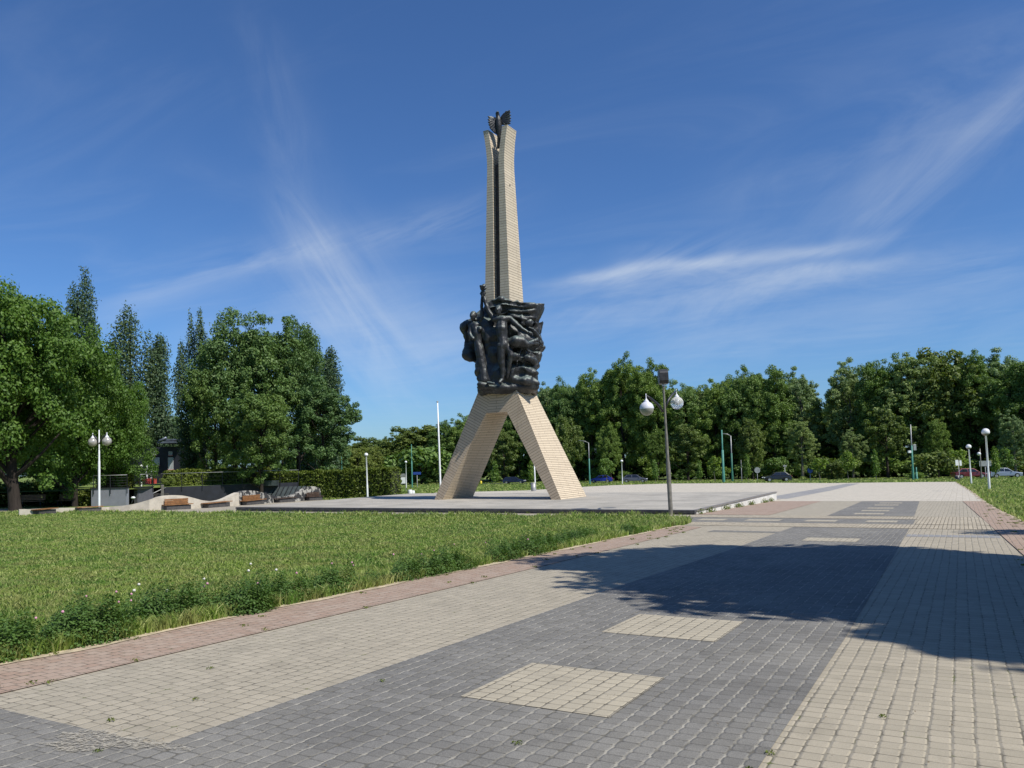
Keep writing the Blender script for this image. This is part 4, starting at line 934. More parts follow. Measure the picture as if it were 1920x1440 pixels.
# --- lawns
lawn_poly = [(-7.46, q) for q in (-6, 24.2)] + [(-7.62, 25.0), (-8.2, 26.0), (-9.2, 26.8), (-10.4, 27.3), (-14, 27.0), (-33, 26.9), (-90, 27.1), (-90, -6)]
def inpoly(px_, py_, poly):
    ins = np.zeros(len(px_), bool); n = len(poly)
    for i in range(n):
        x1, y1 = poly[i]; x2, y2 = poly[(i+1) % n]
        if y1 == y2: continue
        c = ((y1 > py_) != (y2 > py_)) & (px_ < (x2-x1)*(py_-y1)/(y2-y1)+x1); ins ^= c
    return ins
def blades(name, n, y0, y1, poly, hfun, mat, seed, label=None, xr=(-.85, .72), keep=None, wk=(.0032, .00055), power=1.0):
    rng = np.random.default_rng(seed); y = y0*(y1/y0)**rng.random(n)
    if power != 1.0: y = y0+(y1-y0)*rng.random(n)**power
    x = y*rng.uniform(xr[0], xr[1], n); p = x*CE.x+y*CE.y; q = x*CD.x+y*CD.y
    m = inpoly(p, q, poly)
    if keep is not None: m &= keep(x, y, p, q)
    x, y, p, q = x[m], y[m], p[m], q[m]; n = len(x)
    z = -SA*np.where(y < 160, y, 160+60*(1-np.exp(-(y-160)/60)))-SB*x
    h = hfun(x, y, p, q, rng); w = (wk[0]+wk[1]*y)*rng.uniform(.7, 1.4, n); a = rng.random(n)*math.pi*2; ca, sa = np.cos(a), np.sin(a)
    la = rng.random(n)*math.pi*2; ll = h*rng.uniform(.15, .85, n); dx, dy = np.cos(la)*ll, np.sin(la)*ll
    B0 = np.stack([x-ca*w, y-sa*w, z+.0*z], 1); B1 = np.stack([x+ca*w, y+sa*w, z], 1)
    M0 = np.stack([x-ca*w*.8+dx*.35, y-sa*w*.8+dy*.35, z+h*.6], 1); M1 = np.stack([x+ca*w*.8+dx*.35, y+sa*w*.8+dy*.35, z+h*.6], 1)
    T_ = np.stack([x+dx, y+dy, z+h*.93], 1)
    V = np.stack([B0, B1, M1, M0, T_], 1).reshape(-1, 3); base = np.arange(n)[:, None]*5
    F3 = np.concatenate([base+np.array([[0, 1, 2]]), base+np.array([[0, 2, 3]]), base+np.array([[3, 2, 4]])], 0)
    o = link(name, np_mesh(name, V, F3), mat); return tag(o, label, None, None, 'stuff')
def vn(x, y, s, seed=0.0):
    """cheap smooth value noise, numpy"""
    x = x*s+seed; y = y*s+seed*1.7; return (np.sin(x*1.3+np.sin(y*1.1+seed)*1.9)+np.sin(y*1.7+np.sin(x*0.9)*1.7+1.3)+np.sin((x+y)*2.3+np.sin(x*2.1-y)*1.2)*.6)/2.6
def h_lawn(x, y, p, q, rng):
    e_ = np.exp(-np.maximum(0, -7.45-p)/1.3)                      # uncut strip along the paving
    f = np.exp(-np.maximum(0, 26.9-q)/1.8)                        # and along the far path
    return (0.040+0.045*(vn(x, y, .9)+1)*.5+0.115*e_+0.19*f*(vn(x, y, 1.6, 3)+1.1)*.6)*rng.uniform(.55, 1.35, len(x))
blades('lawn_grass', 760000, 6.3, 47, lawn_poly, h_lawn, m_grass, 1, 'short green meadow grass left of the paving')
right_poly = [(re(q)+.05, q) for q in range(-4, 106, 4)] + [(90, 106), (90, -4)]
blades('right_lawn_grass', 290000, 4.5, 125, right_poly, lambda x, y, p, q, r: (0.09+.09*(vn(x, y, .5)+1))*r.uniform(.5, 1.4, len(x)), m_grass, 2, 'tall rough grass right of the paving', (.3, 1.15), wk=(.004, .0008))
far_poly = [(-48.8, 69.2), (-41.7, 76.2), (-44.0, 96.7), (-44.4, 108.2), (-39.7, 118.6), (-22.7, 113.7), (-14, 105.3), (-3.4, 105.3), (-.43, 103), (60, 103), (60, 170), (-200, 170), (-200, 45), (-34.8, 46.5)]
blades('far_lawn_grass', 110000, 56, 215, far_poly, lambda x, y, p, q, r: (0.08+.06*(vn(x, y, .3)+1))*r.uniform(.5, 1.5, len(x)), m_grass, 3, 'rough grass between the plaza and the wood', (-.5, .75),
       keep=lambda x, y, p, q: np.abs(y-(172-x*.76)) > 3.6, wk=(.006, .0010))
def clover(name, n, seed, spots, lab):
    rng = np.random.default_rng(seed); P = []; Nn = []; S_ = []
    for (p, q, rp, rq, h, k) in spots:
        c = PQ(p, q); k = int(k); a = rng.normal(size=(k, 3)); a /= np.linalg.norm(a, axis=1, keepdims=True); a[:, 2] = np.abs(a[:, 2])
        rad = rng.random(k)**.4; lp = a[:, 0]*rp*rad; lq = a[:, 1]*rq*rad; zz = a[:, 2]*h*rad*(1+.5*vn(lp*9, lq*9, 1, p)); 
        w = np.array(CE)[None, :]*lp[:, None]+np.array(CD)[None, :]*lq[:, None]; w[:, 2] = zz+.01
        P.append(w+np.array(c)); Nn.append(a*.6+rng.normal(size=(k, 3))*.4+np.array([0, 0, .7])); S_.append(rng.uniform(.009, .019, k))
    o = link(name, leaf_mesh(name, np.concatenate(P), np.concatenate(Nn), np.concatenate(S_), rng, .75), L_clover); return tag(o, lab, kind='stuff')
rc = random.Random(9); spots = []
for p, q, s in ((-7.95, 5.3, 1.2), (-8.15, 6.0, 1.1), (-7.9, 4.3, .9), (-7.85, 7.2, 1.0), (-7.9, 8.1, 1.1), (-8.1, 8.9, .7), (-7.8, 10.4, .9), (-7.9, 11.4, 1.0), (-7.85, 13.2, .9), (-7.8, 14.4, 1.1), (-8.0, 15.8, .8), (-7.8, 3.2, 1.0), (-8.4, 4.8, .8), (-8.2, 17.5, .9), (-7.9, 19.5, .8)):
    for _ in range(4): spots.append((p+.2+rc.uniform(-.2, .12), q+rc.uniform(-.5, .5), .26*s, .40*s, .36*s*rc.uniform(.7, 1.2), 3000*s))
clover('clover_patches', 0, 6, spots, 'dark green clover clumps along the edge of the lawn')
def weeds():
    rng = np.random.default_rng(8); P = []; Nn = []; S_ = []
    def clump(c, r, h, k, s):
        a = rng.normal(size=(k, 3)); a[:, 2] = np.abs(a[:, 2]); a /= np.linalg.norm(a, axis=1, keepdims=True)
        P.append(np.array(c)+a*np.array([r, r, h])*rng.random((k, 1))**.5); Nn.append(a+rng.normal(size=(k, 3))*.5); S_.append(rng.uniform(.6, 1.3, k)*s)
    for q in (30.0, 31.2, 31.6, 33.5, 34.1, 35.6, 35.9, 36.3, 38.2, 38.6, 41.0, 41.6, 42.8, 43.0):
        clump(PQ(-8.74, q, dz=.03), .16, .22, 70, .035)
    for i in range(26):
        clump(PQ(-33+i*.95+rng.normal()*.3, 29.3, dz=.03), .10, .12, 30, .022)
    for i in range(200):
        p = rng.choice([-7.25, -6.9, -6.5, 0.9, 1.2, 1.4]) + rng.normal()*.12; q = rng.uniform(3.5, 42)
        if p < 0 and q > 22.5: continue
        if p > 0 and q < 15: continue
        clump(PQ(p, q, dz=.034), .05+.0015*q, .012, 16, .010+.0006*q)
    for p, q in ((-2.35, 4.12), (-4.5, 2.9), (-1.0, 4.6), (-1.05, 4.3), (-5.5, 2.7), (-4.0, 4.9), (-5.0, 3.3), (-0.5, 5.6), (-4.9, 3.9), (-5.6, 4.6)):
        clump(PQ(p, q, dz=.03), .035, .012, 26, .009)
    tag(link('weeds', leaf_mesh('weeds', np.concatenate(P), np.concatenate(Nn), np.concatenate(S_), rng, .45), L_hedge), 'small green weeds in paving joints and along the platform wall', kind='stuff')
weeds()
def litter():
    rng = np.random.default_rng(18); n = 900; p = rng.uniform(-7.3, 1.5, n); q = 3.2+rng.random(n)**1.6*20
    P = np.array([PQ(a, b, dz=.036) for a, b in zip(p, q)]); Nn = rng.normal(size=(n, 3))*.25+np.array([0, 0, 1])
    tag(link('fallen_debris', leaf_mesh('fallen_debris', P, Nn, rng.uniform(.003, .009, n), rng, .6), m_deb), 'tiny dry leaf and twig crumbs scattered over the paving', kind='stuff')
m_deb = plain('dry leaf crumbs', (0.12, 0.085, 0.04), .9, var=.6, scale=30)
litter()
def blossoms():
    b = MB(); r2 = random.Random(3)
    for p, q, s in ((-7.95, 5.3, 1.2), (-8.15, 6.0, 1.1), (-7.9, 4.3, .9), (-7.85, 7.2, .6), (-7.9, 8.1, .7), (-8.1, 8.9, .4), (-7.8, 10.4, .5), (-7.9, 11.4, .5), (-7.85, 13.2, .5), (-7.8, 14.4, .4), (-7.8, 3.4, .5)):
        for _ in range(int(4*s)):
            c = PQ(p+.15+r2.uniform(-.3, .25), q+r2.uniform(-.6, .6)); h = r2.uniform(.26, .44); w = r2.uniform(.010, .016)
            b.tube([c, c+Vector((.01, 0, h))], .002, 4, mi=1, cap=False); b.ball(tuple(c+Vector((.01, 0, h))), w, 8)
    tag(b.build('clover_blossoms', [m_pinkf, L_clover], None, weld=0), 'small pink clover blossoms on the lawn edge', kind='stuff')
blossoms()
for i, (u, v, h) in enumerate(((313, 1112, .34), (251, 1108, .26), (382, 1085, .24), (466, 1070, .28), (518, 1068, .26), (260, 1095, .2), (470, 1056, .22))):
    c = G(u, v+h*1480/ (G(u, v+40).y)); t = empty('dandelion', c, 0, 'white dandelion seed head standing above the grass near the lawn edge', 'dandelion', 'dandelion clocks in the lawn')
    b = MB(); b.tube([(0, 0, 0), (.012, 0, h*.6), (0, .01, h)], [.003, .0028, .002], 6, cap=False); b.build('stem', L_young, t)
    b = MB(); b.ball((0, .01, h), .020, 10); b.build('seed_head', m_seed, t)

# ------------------------------------------------------------------ lamps, posts, signs
def lean(o, dx, dy=0.0):
    """tilt a post by its measured lean"""
    o.rotation_euler = (dy, dx, o.rotation_euler[2]); return o
def pole_mb(h, r0, r1, foot=True):
    b = MB(); b.lathe([(r0*1.02, -0.3), (r0*1.02, h*.42), (r0*.98, h*.425), (r1*1.1, h*.44), (r1, h), (0.001, h)], n=14)
    return b
# near twin globe lamp with a floodlight on top
def near_lamp():
    c = G(1258, 966); h = AY(1247, 722, c.y).z-gz(c.x, c.y)
    t = empty('globe_lamp', c, 0, 'near grey post with two hanging globes and a dark floodlight on top', 'street lamp')
    b = MB(); b.lathe([(.085, -.3), (.085, h*.36), (.080, h*.37), (.078, h*.40), (.062, h*.42), (.058, h*.62), (.048, h*.64), (.042, h*.98), (.045, h), (.001, h+.01)], n=18); b.build('pole', m_polegrey, t)
    def arm(x, y, z, zt):
        a = MB(); a.tube([(x*.10, y*.1, z-.62), (x*.35, y*.35, z-.36), (x*.75, y*.75, zt-.16), (x, y, zt-.05)], [.045, .05, .04, .025], 8); a.build('arm', m_darkm, t)
    for (u, v, r, clear) in ((1217, 765, 13.1, False), (1274, 756, 12.0, True)):
        yy = c.y + (-.55 if not clear else .65); p = AY(u, v, yy)-c; r_ = r*yy/FPX
        g = MB(); g.ball(tuple(p), r_, 28, a0=.32 if clear else math.pi*.5+.02); go = g.build('globe', m_glc if clear else m_glo, t)
        if clear:
            k_ = MB(); k_.lathe([(.05, .16), (.075, .10), (.075, -.02), (.05, -.06), (.001, -.07)], tuple(p), 14); k_.build('bulb', m_glt, go)
        else:
            k_ = MB(); k_.ball(tuple(p), r_*1.012, 28, a0=.25, a1=math.pi*.5+.03); k_.build('reflector_cap', m_glt, go)
            k_ = MB(); k_.ball(tuple(p-Vector((0, 0, .03))), r_*.9, 20, a0=math.pi*.5, a1=math.pi); k_.build('inner_bowl', m_glo, go)
        f = MB(); f.lathe([(r_*.40, r_*.92), (r_*.38, r_*1.05), (r_*.18, r_*1.28), (.016, r_*1.5), (.014, r_*2.15), (.001, r_*2.16)], tuple(p), 14); f.build('hanger', m_glt, t)
        arm(p.x, p.y, p.z+r_*1.9, p.z+r_*2.1)
    b = MB(); a = R(35); bx = []
    prof = [(-.20, -.12), (-.14, -.22), (.10, -.24), (.20, -.14), (.22, .10), (.14, .22), (-.06, .25), (-.19, .14)]
    P = [(x*1.1*math.cos(a)-.11*math.sin(a), x*1.1*math.sin(a)+.11*math.cos(a)-.0, h+.28+z*1.0) for x, z in prof]
    b.prism([(-.17+.03*abs(z), x*1.05, h+.32+z*1.2) for x, z in prof], (.36, 0.06, 0)); fl = b.build('floodlight', m_darkm, t, bevel=.02)
    b = MB(); b.lathe([(.05, -.02), (.06, .02), (.03, .08), (.025, .14), (.001, .15)], (0, 0, h-.02), 12); b.build('bracket', m_glt, t)
    lean(t, -.022)
m_polegrey = plain('weathered grey post', (0.21, 0.195, 0.165), .55, .3, var=.25, scale=5)
near_lamp()
def left_lamp():
    x = X_at(186, 50.0); c = Vector((x, 50.0, gz(x, 50))); h = hat(806, 187, c)
    t = empty('globe_lamp', c, 0, 'white post with two silvery globes in front of the maples and the grey wall', 'street lamp')
    b = MB(); b.lathe([(.068, -.2), (.068, h*.60), (.052, h*.62), (.05, h*.74), (.036, h*.75), (.03, h), (.001, h)], n=16); b.build('pole', m_white, t)
    for u, v in ((174, 829), (200.5, 827.5)):
        p = AY(u, v, 50)-c; r_ = 8.4*50/FPX
        g = MB(); g.ball(tuple(p), r_, 24); g.build('globe', m_glo2, t)
        g = MB(); g.lathe([(r_*.45, r_*.88), (r_*.36, r_*1.1), (r_*.10, r_*1.45), (.02, r_*2.0), (.001, r_*2.05)], tuple(p), 12); g.build('hanger', m_glt, t)
        g = MB(); g.tube([(0, 0, p.z-.15), (p.x*.5, 0, p.z+.28), (p.x, 0, p.z+r_*1.8)], [.04, .05, .03], 8); g.build('arm', m_darkm, t)
left_lamp()
def globe_post(u, vb, vt, rpx, lab, y=None, ln=0.0, half=False):
    if y: x = X_at(u, y); c = Vector((x, y, gz(x, y)))
    else: c = G(u, vb)
    h = hat(vt, u, c); r = rpx*c.y/FPX
    t = empty('globe_lamp', c, 0, lab, 'street lamp', 'post lamps with one white globe')
    b = MB(); b.lathe([(.075, -.2), (.075, (h-2*r)*.33), (.06, (h-2*r)*.35), (.055, h-2*r), (.08, h-2*r+.02), (.08, h-2*r+.1), (.001, h-2*r+.11)], n=12); b.build('pole', m_white, t)
    b = MB(); b.ball((0, 0, h-r), r, 22, a0=0, a1=math.pi*.62); b.build('globe', m_glw, t)
    b = MB(); b.ball((0, 0, h-r), r*.99, 22, a0=math.pi*.62, a1=math.pi); b.build('lower_bowl', m_polegrey, t)
    return lean(t, ln)
globe_post(1855.5, 921, 803, 7.0, 'nearer white globe post on the right lawn', ln=-.012)
globe_post(1821.5, 909, 833, 4.6, 'second white globe post on the right lawn, further back', ln=-.02)
globe_post(688.5, 929, 849, 3.6, 'white globe post standing in front of the long hedge', y=62.5, ln=-.015)
globe_post(1166.5, 907, 862, 2.5, 'small white globe post between the blue and the grey car', y=124)
globe_post(761.5, 910, 864, 2.3, 'small white globe post just right of the hedge end', y=128)
globe_post(616.5, 905, 871, 2.3, 'globe post showing only above the middle of the hedge', y=110)
globe_post(265, 905, 871, 2.6, 'thin globe post behind the railing, between wall and red posts', y=68)
def single_hang():
    y = 108; x = X_at(1840, y); c = Vector((x, y, gz(x, y))); h = hat(841, 1839, c)
    t = empty('hanging_globe_lamp', c, 0, 'thin grey post with one hanging globe between the two globe posts on the right', 'street lamp')
    b = MB(); b.lathe([(.09, -.2), (.07, h*.5), (.05, h), (.001, h)], n=10); b.build('pole', m_polegrey, t)
    p = AY(1835.5, 851, y)-c; b = MB(); b.ball(tuple(p), .24, 16); b.build('globe', m_glw, t)
    b = MB(); b.tube([(0, 0, p.z+.15), (p.x*.5, 0, p.z+.5), (p.x, 0, p.z+.25)], .04, 7); b.build('arm', m_polegrey, t)
single_hang()
def post(u, vb, vt, y, r, lab, m, upper=None, name='post', cat='post', arm=0, ln=0.0, group=None):
    x = X_at(u, y); c = Vector((x, y, gz(x, y))); h = hat(vt, u, c); t = empty(name, c, 0, lab, cat, group); s_ = .62
    b = MB(); b.lathe([(r*1.25, -.2), (r*1.25, h*.22), (r, h*.24), (r, h*s_), (r*.55, h*s_+.02)], n=12); b.build('lower_pole', m, t)
    b = MB(); b.lathe([(r*.62, h*s_), (r*.55, h), (.001, h)], n=10); b.build('upper_pole', upper or m, t)
    if arm: b = MB(); b.tube([(0, 0, h-.05), (arm*.4, 0, h+.28), (arm, 0, h+.38)], [r*.5, r*.4, r*.5], 7); b.build('arm', upper or m, t)
    return lean(t, ln)
post(1356.5, 905, 806, 118, .17, 'thick sea green bare post, left one of the pair', m_green)
post(1373, 900, 817, 126, .14, 'darker green post with a short lamp arm, right one of the pair', m_greend, m_steel, arm=-1.3)
post(1105.5, 905, 830, 128, .10, 'sea green post with a lamp arm left of the blue car', m_green, m_steel, arm=-1.6)
post(772.5, 908, 833, 128, .09, 'thin sea green bare post left of the flagpole', m_green)
post(641, 905, 850, 105, .07, 'thin green bare post showing above the hedge', m_green)
cp = post(1712, 901, 796, 112, .12, 'green post carrying a white camera and a grey box, left of the dark red car', m_green, m_steel)
for nm, dx, vz, sz, mm in (('camera_dome', -.35, 847, (.42, .3, .34), m_white), ('switch_box', .38, 839, (.42, .3, .85), m_steel)):
    z = AY(1712, vz, 112).z-cp.location.z; b = MB(); b.box((dx, 0, z), sz); b.build(nm, mm, cp, bevel=.05)
post(1718.5, 899, 876, 112.5, .14, 'short green post beside the foot of the camera post', m_green)
def flagpole(u, vb, vt, y, r, lab):
    x = X_at(u, y); c = Vector((x, y, gz(x, y))); h = hat(vt, u, c); t = empty('flagpole', c, 0, lab, 'flagpole')
    b = MB(); b.lathe([(r, -.2), (r*.9, h*.5), (r*.62, h), (.001, h)], n=14); b.build('pole', m_white, t)
    b = MB(); b.lathe([(r*.6, 0), (r*.9, .05), (r*.9, .16), (.001, .2)], (0, 0, h), 12); b.build('truck_cap', m_steel, t); lean(t, -.012)
flagpole(825.5, 912, 755, 80, .10, 'tall plain white flagpole left of the left monument leg')
flagpole(1003, 919, 862, 88, .085, 'short white pole partly hidden behind the right monument leg')
def sign(u, vt, vb, y, shape, w, hgt, m, lab, two=False, off=0, name='road_sign'):
    x = X_at(u, y); c = Vector((x, y, gz(x, y))); h = hat(vt, u, c); t = empty(name, c, 0, lab, 'sign')
    b = MB(); b.lathe([(.045, -.2), (.04, h*.98), (.001, h*.98)], n=8); b.build('post', m_steel, t)
    b = MB()
    if shape == 'round': b.tube([(off, -.06, h-hgt/2), (off, -.09, h-hgt/2)], hgt/2, 20); 
    else: b.box((off, -.075, h-hgt/2), (w, .03, hgt))
    b.build('panel', m, t); return t
sign(1420, 876, 900, 128, 'round', .9, .95, m_steel, 'pale round road sign seen from behind, left of the black car')
sign(1519, 877, 900, 126, 'round', .8, .85, m_blue, 'small blue round road sign right of the black car')
sign(1472, 872, 892, 128, 'rect', .6, .25, m_steel, 'grey post with a small bracket rising behind the black car')
s1 = sign(1799, 862, 897, 106, 'rect', .35, .75, m_white, 'leaning post with two small white panels above the litter bin', off=-.25)
b = MB(); b.box((.25, -.075, hat(862, 1799, s1.location)-.45), (.28, .03, .70)); b.build('panel', m_white, s1); lean(s1, -.03)
sg = sign(1848, 864, 897, 112, 'rect', 1.7, .75, m_steel, 'grey rectangular board seen from behind, between the globe posts')
sign(782, 885, 905, 130, 'rect', 1.3, .42, m_blue, 'blue direction board behind the thin green post left of the flagpole')
post(1390.5, 900, 862, 134, .05, 'thin grey signless post right of the arm post', m_steel)
def notice():
    y = 96; x = X_at(755.5, y); c = Vector((x, y, gz(x, y))); h = hat(888, 755.5, c); t = empty('notice_board', c, 0, 'small notice board with a white sheet beside the right end of the hedge', 'notice board')
    for s_ in (-.33, .33): b = MB(); b.box((s_, 0, h*.45), (.07, .07, h*.9)); b.build('leg', m_steel, t)
    b = MB(); b.prism([(-.36, .04, h*.42), (.36, .04, h*.42), (.36, .04, h*.88), (.18, .04, h), (-.18, .04, h), (-.36, .04, h*.88)], (0, -.08, 0)); pn = b.build('panel', m_steel, t)
    b = MB(); b.box((0, -.05, h*.62), (.58, .01, h*.34)); b.build('white_sheet', m_white, pn)
notice()
for u, vb, hh, w, m, lab in ((769.3, 926.5, .55, .19, m_white, 'taller of the two white stubs on the far edge of the platform'), (774.5, 926, .45, .17, m_white, 'shorter of the two white stubs on the far edge of the platform'),
                        (766, 925.5, .48, .10, m_steel, 'thin grey stub beside the two white stubs')):
    c = G(u, vb+3); b = MB(); b.lathe([(w*.9, -.1), (w, .02), (w, hh*.88), (w*.8, hh), (.001, hh)], n=16); 
    t = empty('bollard', c, 0, lab, 'bollard', None); b.build('post', m, t); b = MB(); b.lathe([(w*1.05, .0), (w*1.05, .06), (w*.9, .07)], n=16); b.build('foot_ring', m_steel, t)
def litter_bin(u, y, vt, lab, m):
    x = X_at(u, y); c = Vector((x, y, gz(x, y))); h = hat(vt, u, c); t = empty('litter_bin', c, 0, lab, 'litter bin')
    b = MB(); b.lathe([(.24, .03), (.27, h*.9), (.24, h*.9), (.22, .1), (.001, .1)], n=16); b.build('barrel', m, t)
    b = MB(); b.lathe([(.275, h*.88), (.28, h), (.25, h), (.245, h*.9)], n=16); b.build('rim', m_steel, t)
litter_bin(1795, 103, 892, 'dark round litter bin by the dark red car on the right', m_darkm)
litter_bin(999.5, 82, 905, 'grey litter bin beside the short white pole behind the right leg', m_steel)
b = MB(); c = G(902, 908); b.lathe([(.22, 0), (.22, .5), (.15, .72), (.001, .75)], n=14); t = empty('marker_post', c, 0, 'small yellow marker just right of the left monument leg', 'marker'); b.build('post', m_yel, t); b = MB(); b.lathe([(.25, -.02), (.25, .06), (.001, .07)], n=12); b.build('foot_plate', m_steel, t)

# ------------------------------------------------------------------ cars
m_gcar = plain('car window glass', (0.012, 0.014, 0.017), 0.06, var=.1, spec=.9); m_hub = plain('alloy wheel', (.45, .45, .46), .35, .6, var=.1)
m_lampw = plain('headlamp lens', (.75, .76, .78), .15); m_lampr = plain('tail lamp lens', (.35, .02, .02), .2)
def car(name, u, y, L, col, lab, face=1, style='hatch', rz=0.0, marks=False, H=1.47, dz=0.0):
    x = X_at(u, y); c = Vector((x, y, gz(x, y)+.03+dz)); t = empty(name, c, rz + (0 if face > 0 else math.pi), lab, 'car')
    pm = paint(name+' '+lab[:10], col); h = L/2; wr = .31; xf, xr = h-.78, -h+.82; hw_ = .87
    def arc(cx, n=7): return [(cx+(wr+.055)*math.cos(a), .02+wr+(wr+.055)*math.sin(a)) for a in [math.pi*(1-k/n)*1.0 for k in range(n+1)]]
    lo = [(-h+.05, .25)] + [(X_, max(.2, Z_)) for X_, Z_ in arc(xr)] + [(X_, max(.2, Z_)) for X_, Z_ in arc(xf)] + [(h-.06, .22), (h, .42), (h-.04, .62), (h-.22, .76)]
    if style == 'sedan': top = [(h-1.15, .92), (-h+.85, .97), (-h+.08, .92), (-h, .68), (-h, .42)]
    else: top = [(h-1.05, .94), (-h+.25, .99), (-h+.04, .92), (-h, .66), (-h, .40)]
    pr = lo+top; b = MB(); n = len(pr); vs = []
    cz = .6
    for yy, k in ((-hw_, .90), (-hw_+.05, .97), (-hw_+.16, 1.0), (hw_-.16, 1.0), (hw_-.05, .97), (hw_, .90)):
        for X_, Z_ in pr: vs.append((X_*(.985 if k < .95 else 1), yy if Z_ < .7 else yy*.955, cz+(Z_-cz)*k if Z_ > cz else Z_))
    fs = [(i*n+k_, i*n+(k_+1) % n, (i+1)*n+(k_+1) % n, (i+1)*n+k_) for i in range(5) for k_ in range(n)]; fs += [tuple(reversed(range(n))), tuple(5*n+k_ for k_ in range(n))]
    b.add(vs, fs); body = b.build('body', pm, t)
    if style == 'sedan': A = [(h-1.20, .90), (-h+.80, .95)]; Rf = [(h-1.98, H-.03), (-h+1.55, H)]
    elif style == 'wagon': A = [(h-1.12, .92), (-h+.22, .97)]; Rf = [(h-1.85, H-.02), (-h+.62, H)]
    else: A = [(h-1.05, .92), (-h+.26, .97)]; Rf = [(h-1.80, H-.02), (-h+.92, H)]
    b = MB(); wl, wu = hw_-.06, hw_-.24
    vs = [(A[0][0], -wl, A[0][1]), (A[1][0], -wl, A[1][1]), (A[1][0], wl, A[1][1]), (A[0][0], wl, A[0][1]), (Rf[0][0], -wu, Rf[0][1]), (Rf[1][0], -wu, Rf[1][1]), (Rf[1][0], wu, Rf[1][1]), (Rf[0][0], wu, Rf[0][1])]
    b.add(vs, [(0, 1, 5, 4), (3, 7, 6, 2), (0, 4, 7, 3), (1, 2, 6, 5), (4, 5, 6, 7), (0, 3, 2, 1)]); b.build('cabin', pm, t, bevel=.03)
    def pane(i0, i1, i2, i3, ins=.10, out=.012, nm='window', f0=0.0, f1=1.0):
        P = [Vector(vs[i]) for i in (i0, i1, i2, i3)]; P = [P[0].lerp(P[1], f0), P[0].lerp(P[1], f1), P[3].lerp(P[2], f1), P[3].lerp(P[2], f0)]
        cc = sum(P, Vector())/4; nn = (P[1]-P[0]).cross(P[3]-P[0]).normalized()
        if nn.dot(cc-Vector((0, 0, .9))) < 0: nn = -nn
        Q = [cc+(p-cc)*(1-ins)+nn*out for p in P]; g = MB(); g.prism(Q, nn*.008); g.build(nm, m_gcar, t)
    for s_ in ((0, 1, 5, 4), (3, 2, 6, 7)): pane(*s_, ins=.16, f0=.03, f1=.53); pane(*s_, ins=.18, f0=.50, f1=.97)
    pane(0, 3, 7, 4, .10, nm='windscreen'); pane(1, 2, 6, 5, .14, nm='rear_window')
    for X_ in (xf, xr):
        for s_ in (-1, 1):
            w = MB(); w.tube([(X_, s_*(hw_-.20), wr+.02), (X_, s_*(hw_-.01), wr+.02)], wr, 20); wo = w.build('wheel', m_rubber, t)
            w = MB(); w.tube([(X_, s_*(hw_-.05), wr+.02), (X_, s_*(hw_+.005), wr+.02)], wr*.62, 14); w.build('rim', m_hub, wo)
    for s_ in (-1, 1):
        w = MB(); w.box((h-.10, s_*.62, .66), (.22, .36, .14)); w.build('headlight', m_lampw, t, bevel=.03)
        w = MB(); w.box((-h+.04, s_*.68, .80), (.12, .20, .22)); w.build('tail_light', m_lampr, t, bevel=.02)
        w = MB(); w.box((A[0][0]-.30, s_*(hw_+.06), 1.0), (.12, .16, .12)); w.build('mirror', pm, t, bevel=.03)
    if marks:
        for xx, ww in ((.35, .22), (-.55, .55)):
            w = MB(); w.box((xx, -(hw_+.008), .62), (ww, .012, .20)); w.build('door_marking', m_white, t)
    return t
RD = -math.atan2(19, 27)
car('parked_car', 964, 163, 4.6, (.015, .022, .06), 'dark navy estate car seen through the arch between the legs', 1, 'wagon', rz=-.25)
car('parked_car', 1127, 153, 4.3, (.02, .04, .38), 'bright blue hatchback on the road right of the monument', -1, 'hatch', rz=-.25)
car('parked_car', 1190, 144, 4.5, (.12, .12, .15), 'grey hatchback on the road, facing right toward the near lamp', 1, 'hatch', rz=-.25)
car('parked_car', 1456, 121, 4.1, (.008, .008, .010), 'black car with small white door markings near the far plaza edge', -1, 'hatch', rz=-.08, marks=True, dz=0.0)
car('parked_car', 1817, 117, 4.5, (.13, .012, .018), 'dark red car behind the second globe post', 1, 'hatch', rz=-.1)
car('parked_car', 1882, 116.5, 4.5, (.22, .26, .33), 'silver blue saloon car at the right edge of the photo', 1, 'sedan', rz=-.1)

# ------------------------------------------------------------------ left side: wave wall, benches, retaining walls, railing, building
WL = [(36, 968, 957), (62, 967, 956.5), (100, 964, 954), (140, 962, 953.5), (175, 960.5, 953.5), (205, 959.5, 952), (232, 959, 949.5), (255, 958.5, 946.5), (280, 958, 939.5), (300, 957.3, 934.5), (322, 956.3, 932), (344, 955.4, 932.5), (362, 954.4, 936),
      (380, 953.2, 940.5), (400, 951.6, 941.8), (420, 950.2, 939), (440, 948.8, 929.5), (457, 947.6, 924), (474, 946.3, 923), (490, 945, 925.5), (508, 943.6, 930.5), (526, 942.2, 933), (546, 941, 932), (562, 940, 926), (575, 939.2, 917), (588, 938.6, 914.8), (600, 938, 917.5), (602, 937.9, 926)]
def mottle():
    n = Nt('blotchy dark and cream render'); z = n.noise(n.pos(), 2.6, 6, 0.62, 0.6)  # near-black and cream blotches for the far end of the wall
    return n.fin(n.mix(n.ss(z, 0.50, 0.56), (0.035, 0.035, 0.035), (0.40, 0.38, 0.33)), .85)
m_mott = mottle(); m_woodd = plain('dark brown timber', (0.06, 0.035, 0.022), .7, var=.4, scale=7)  # darker brown timber for the two right-hand wall benches
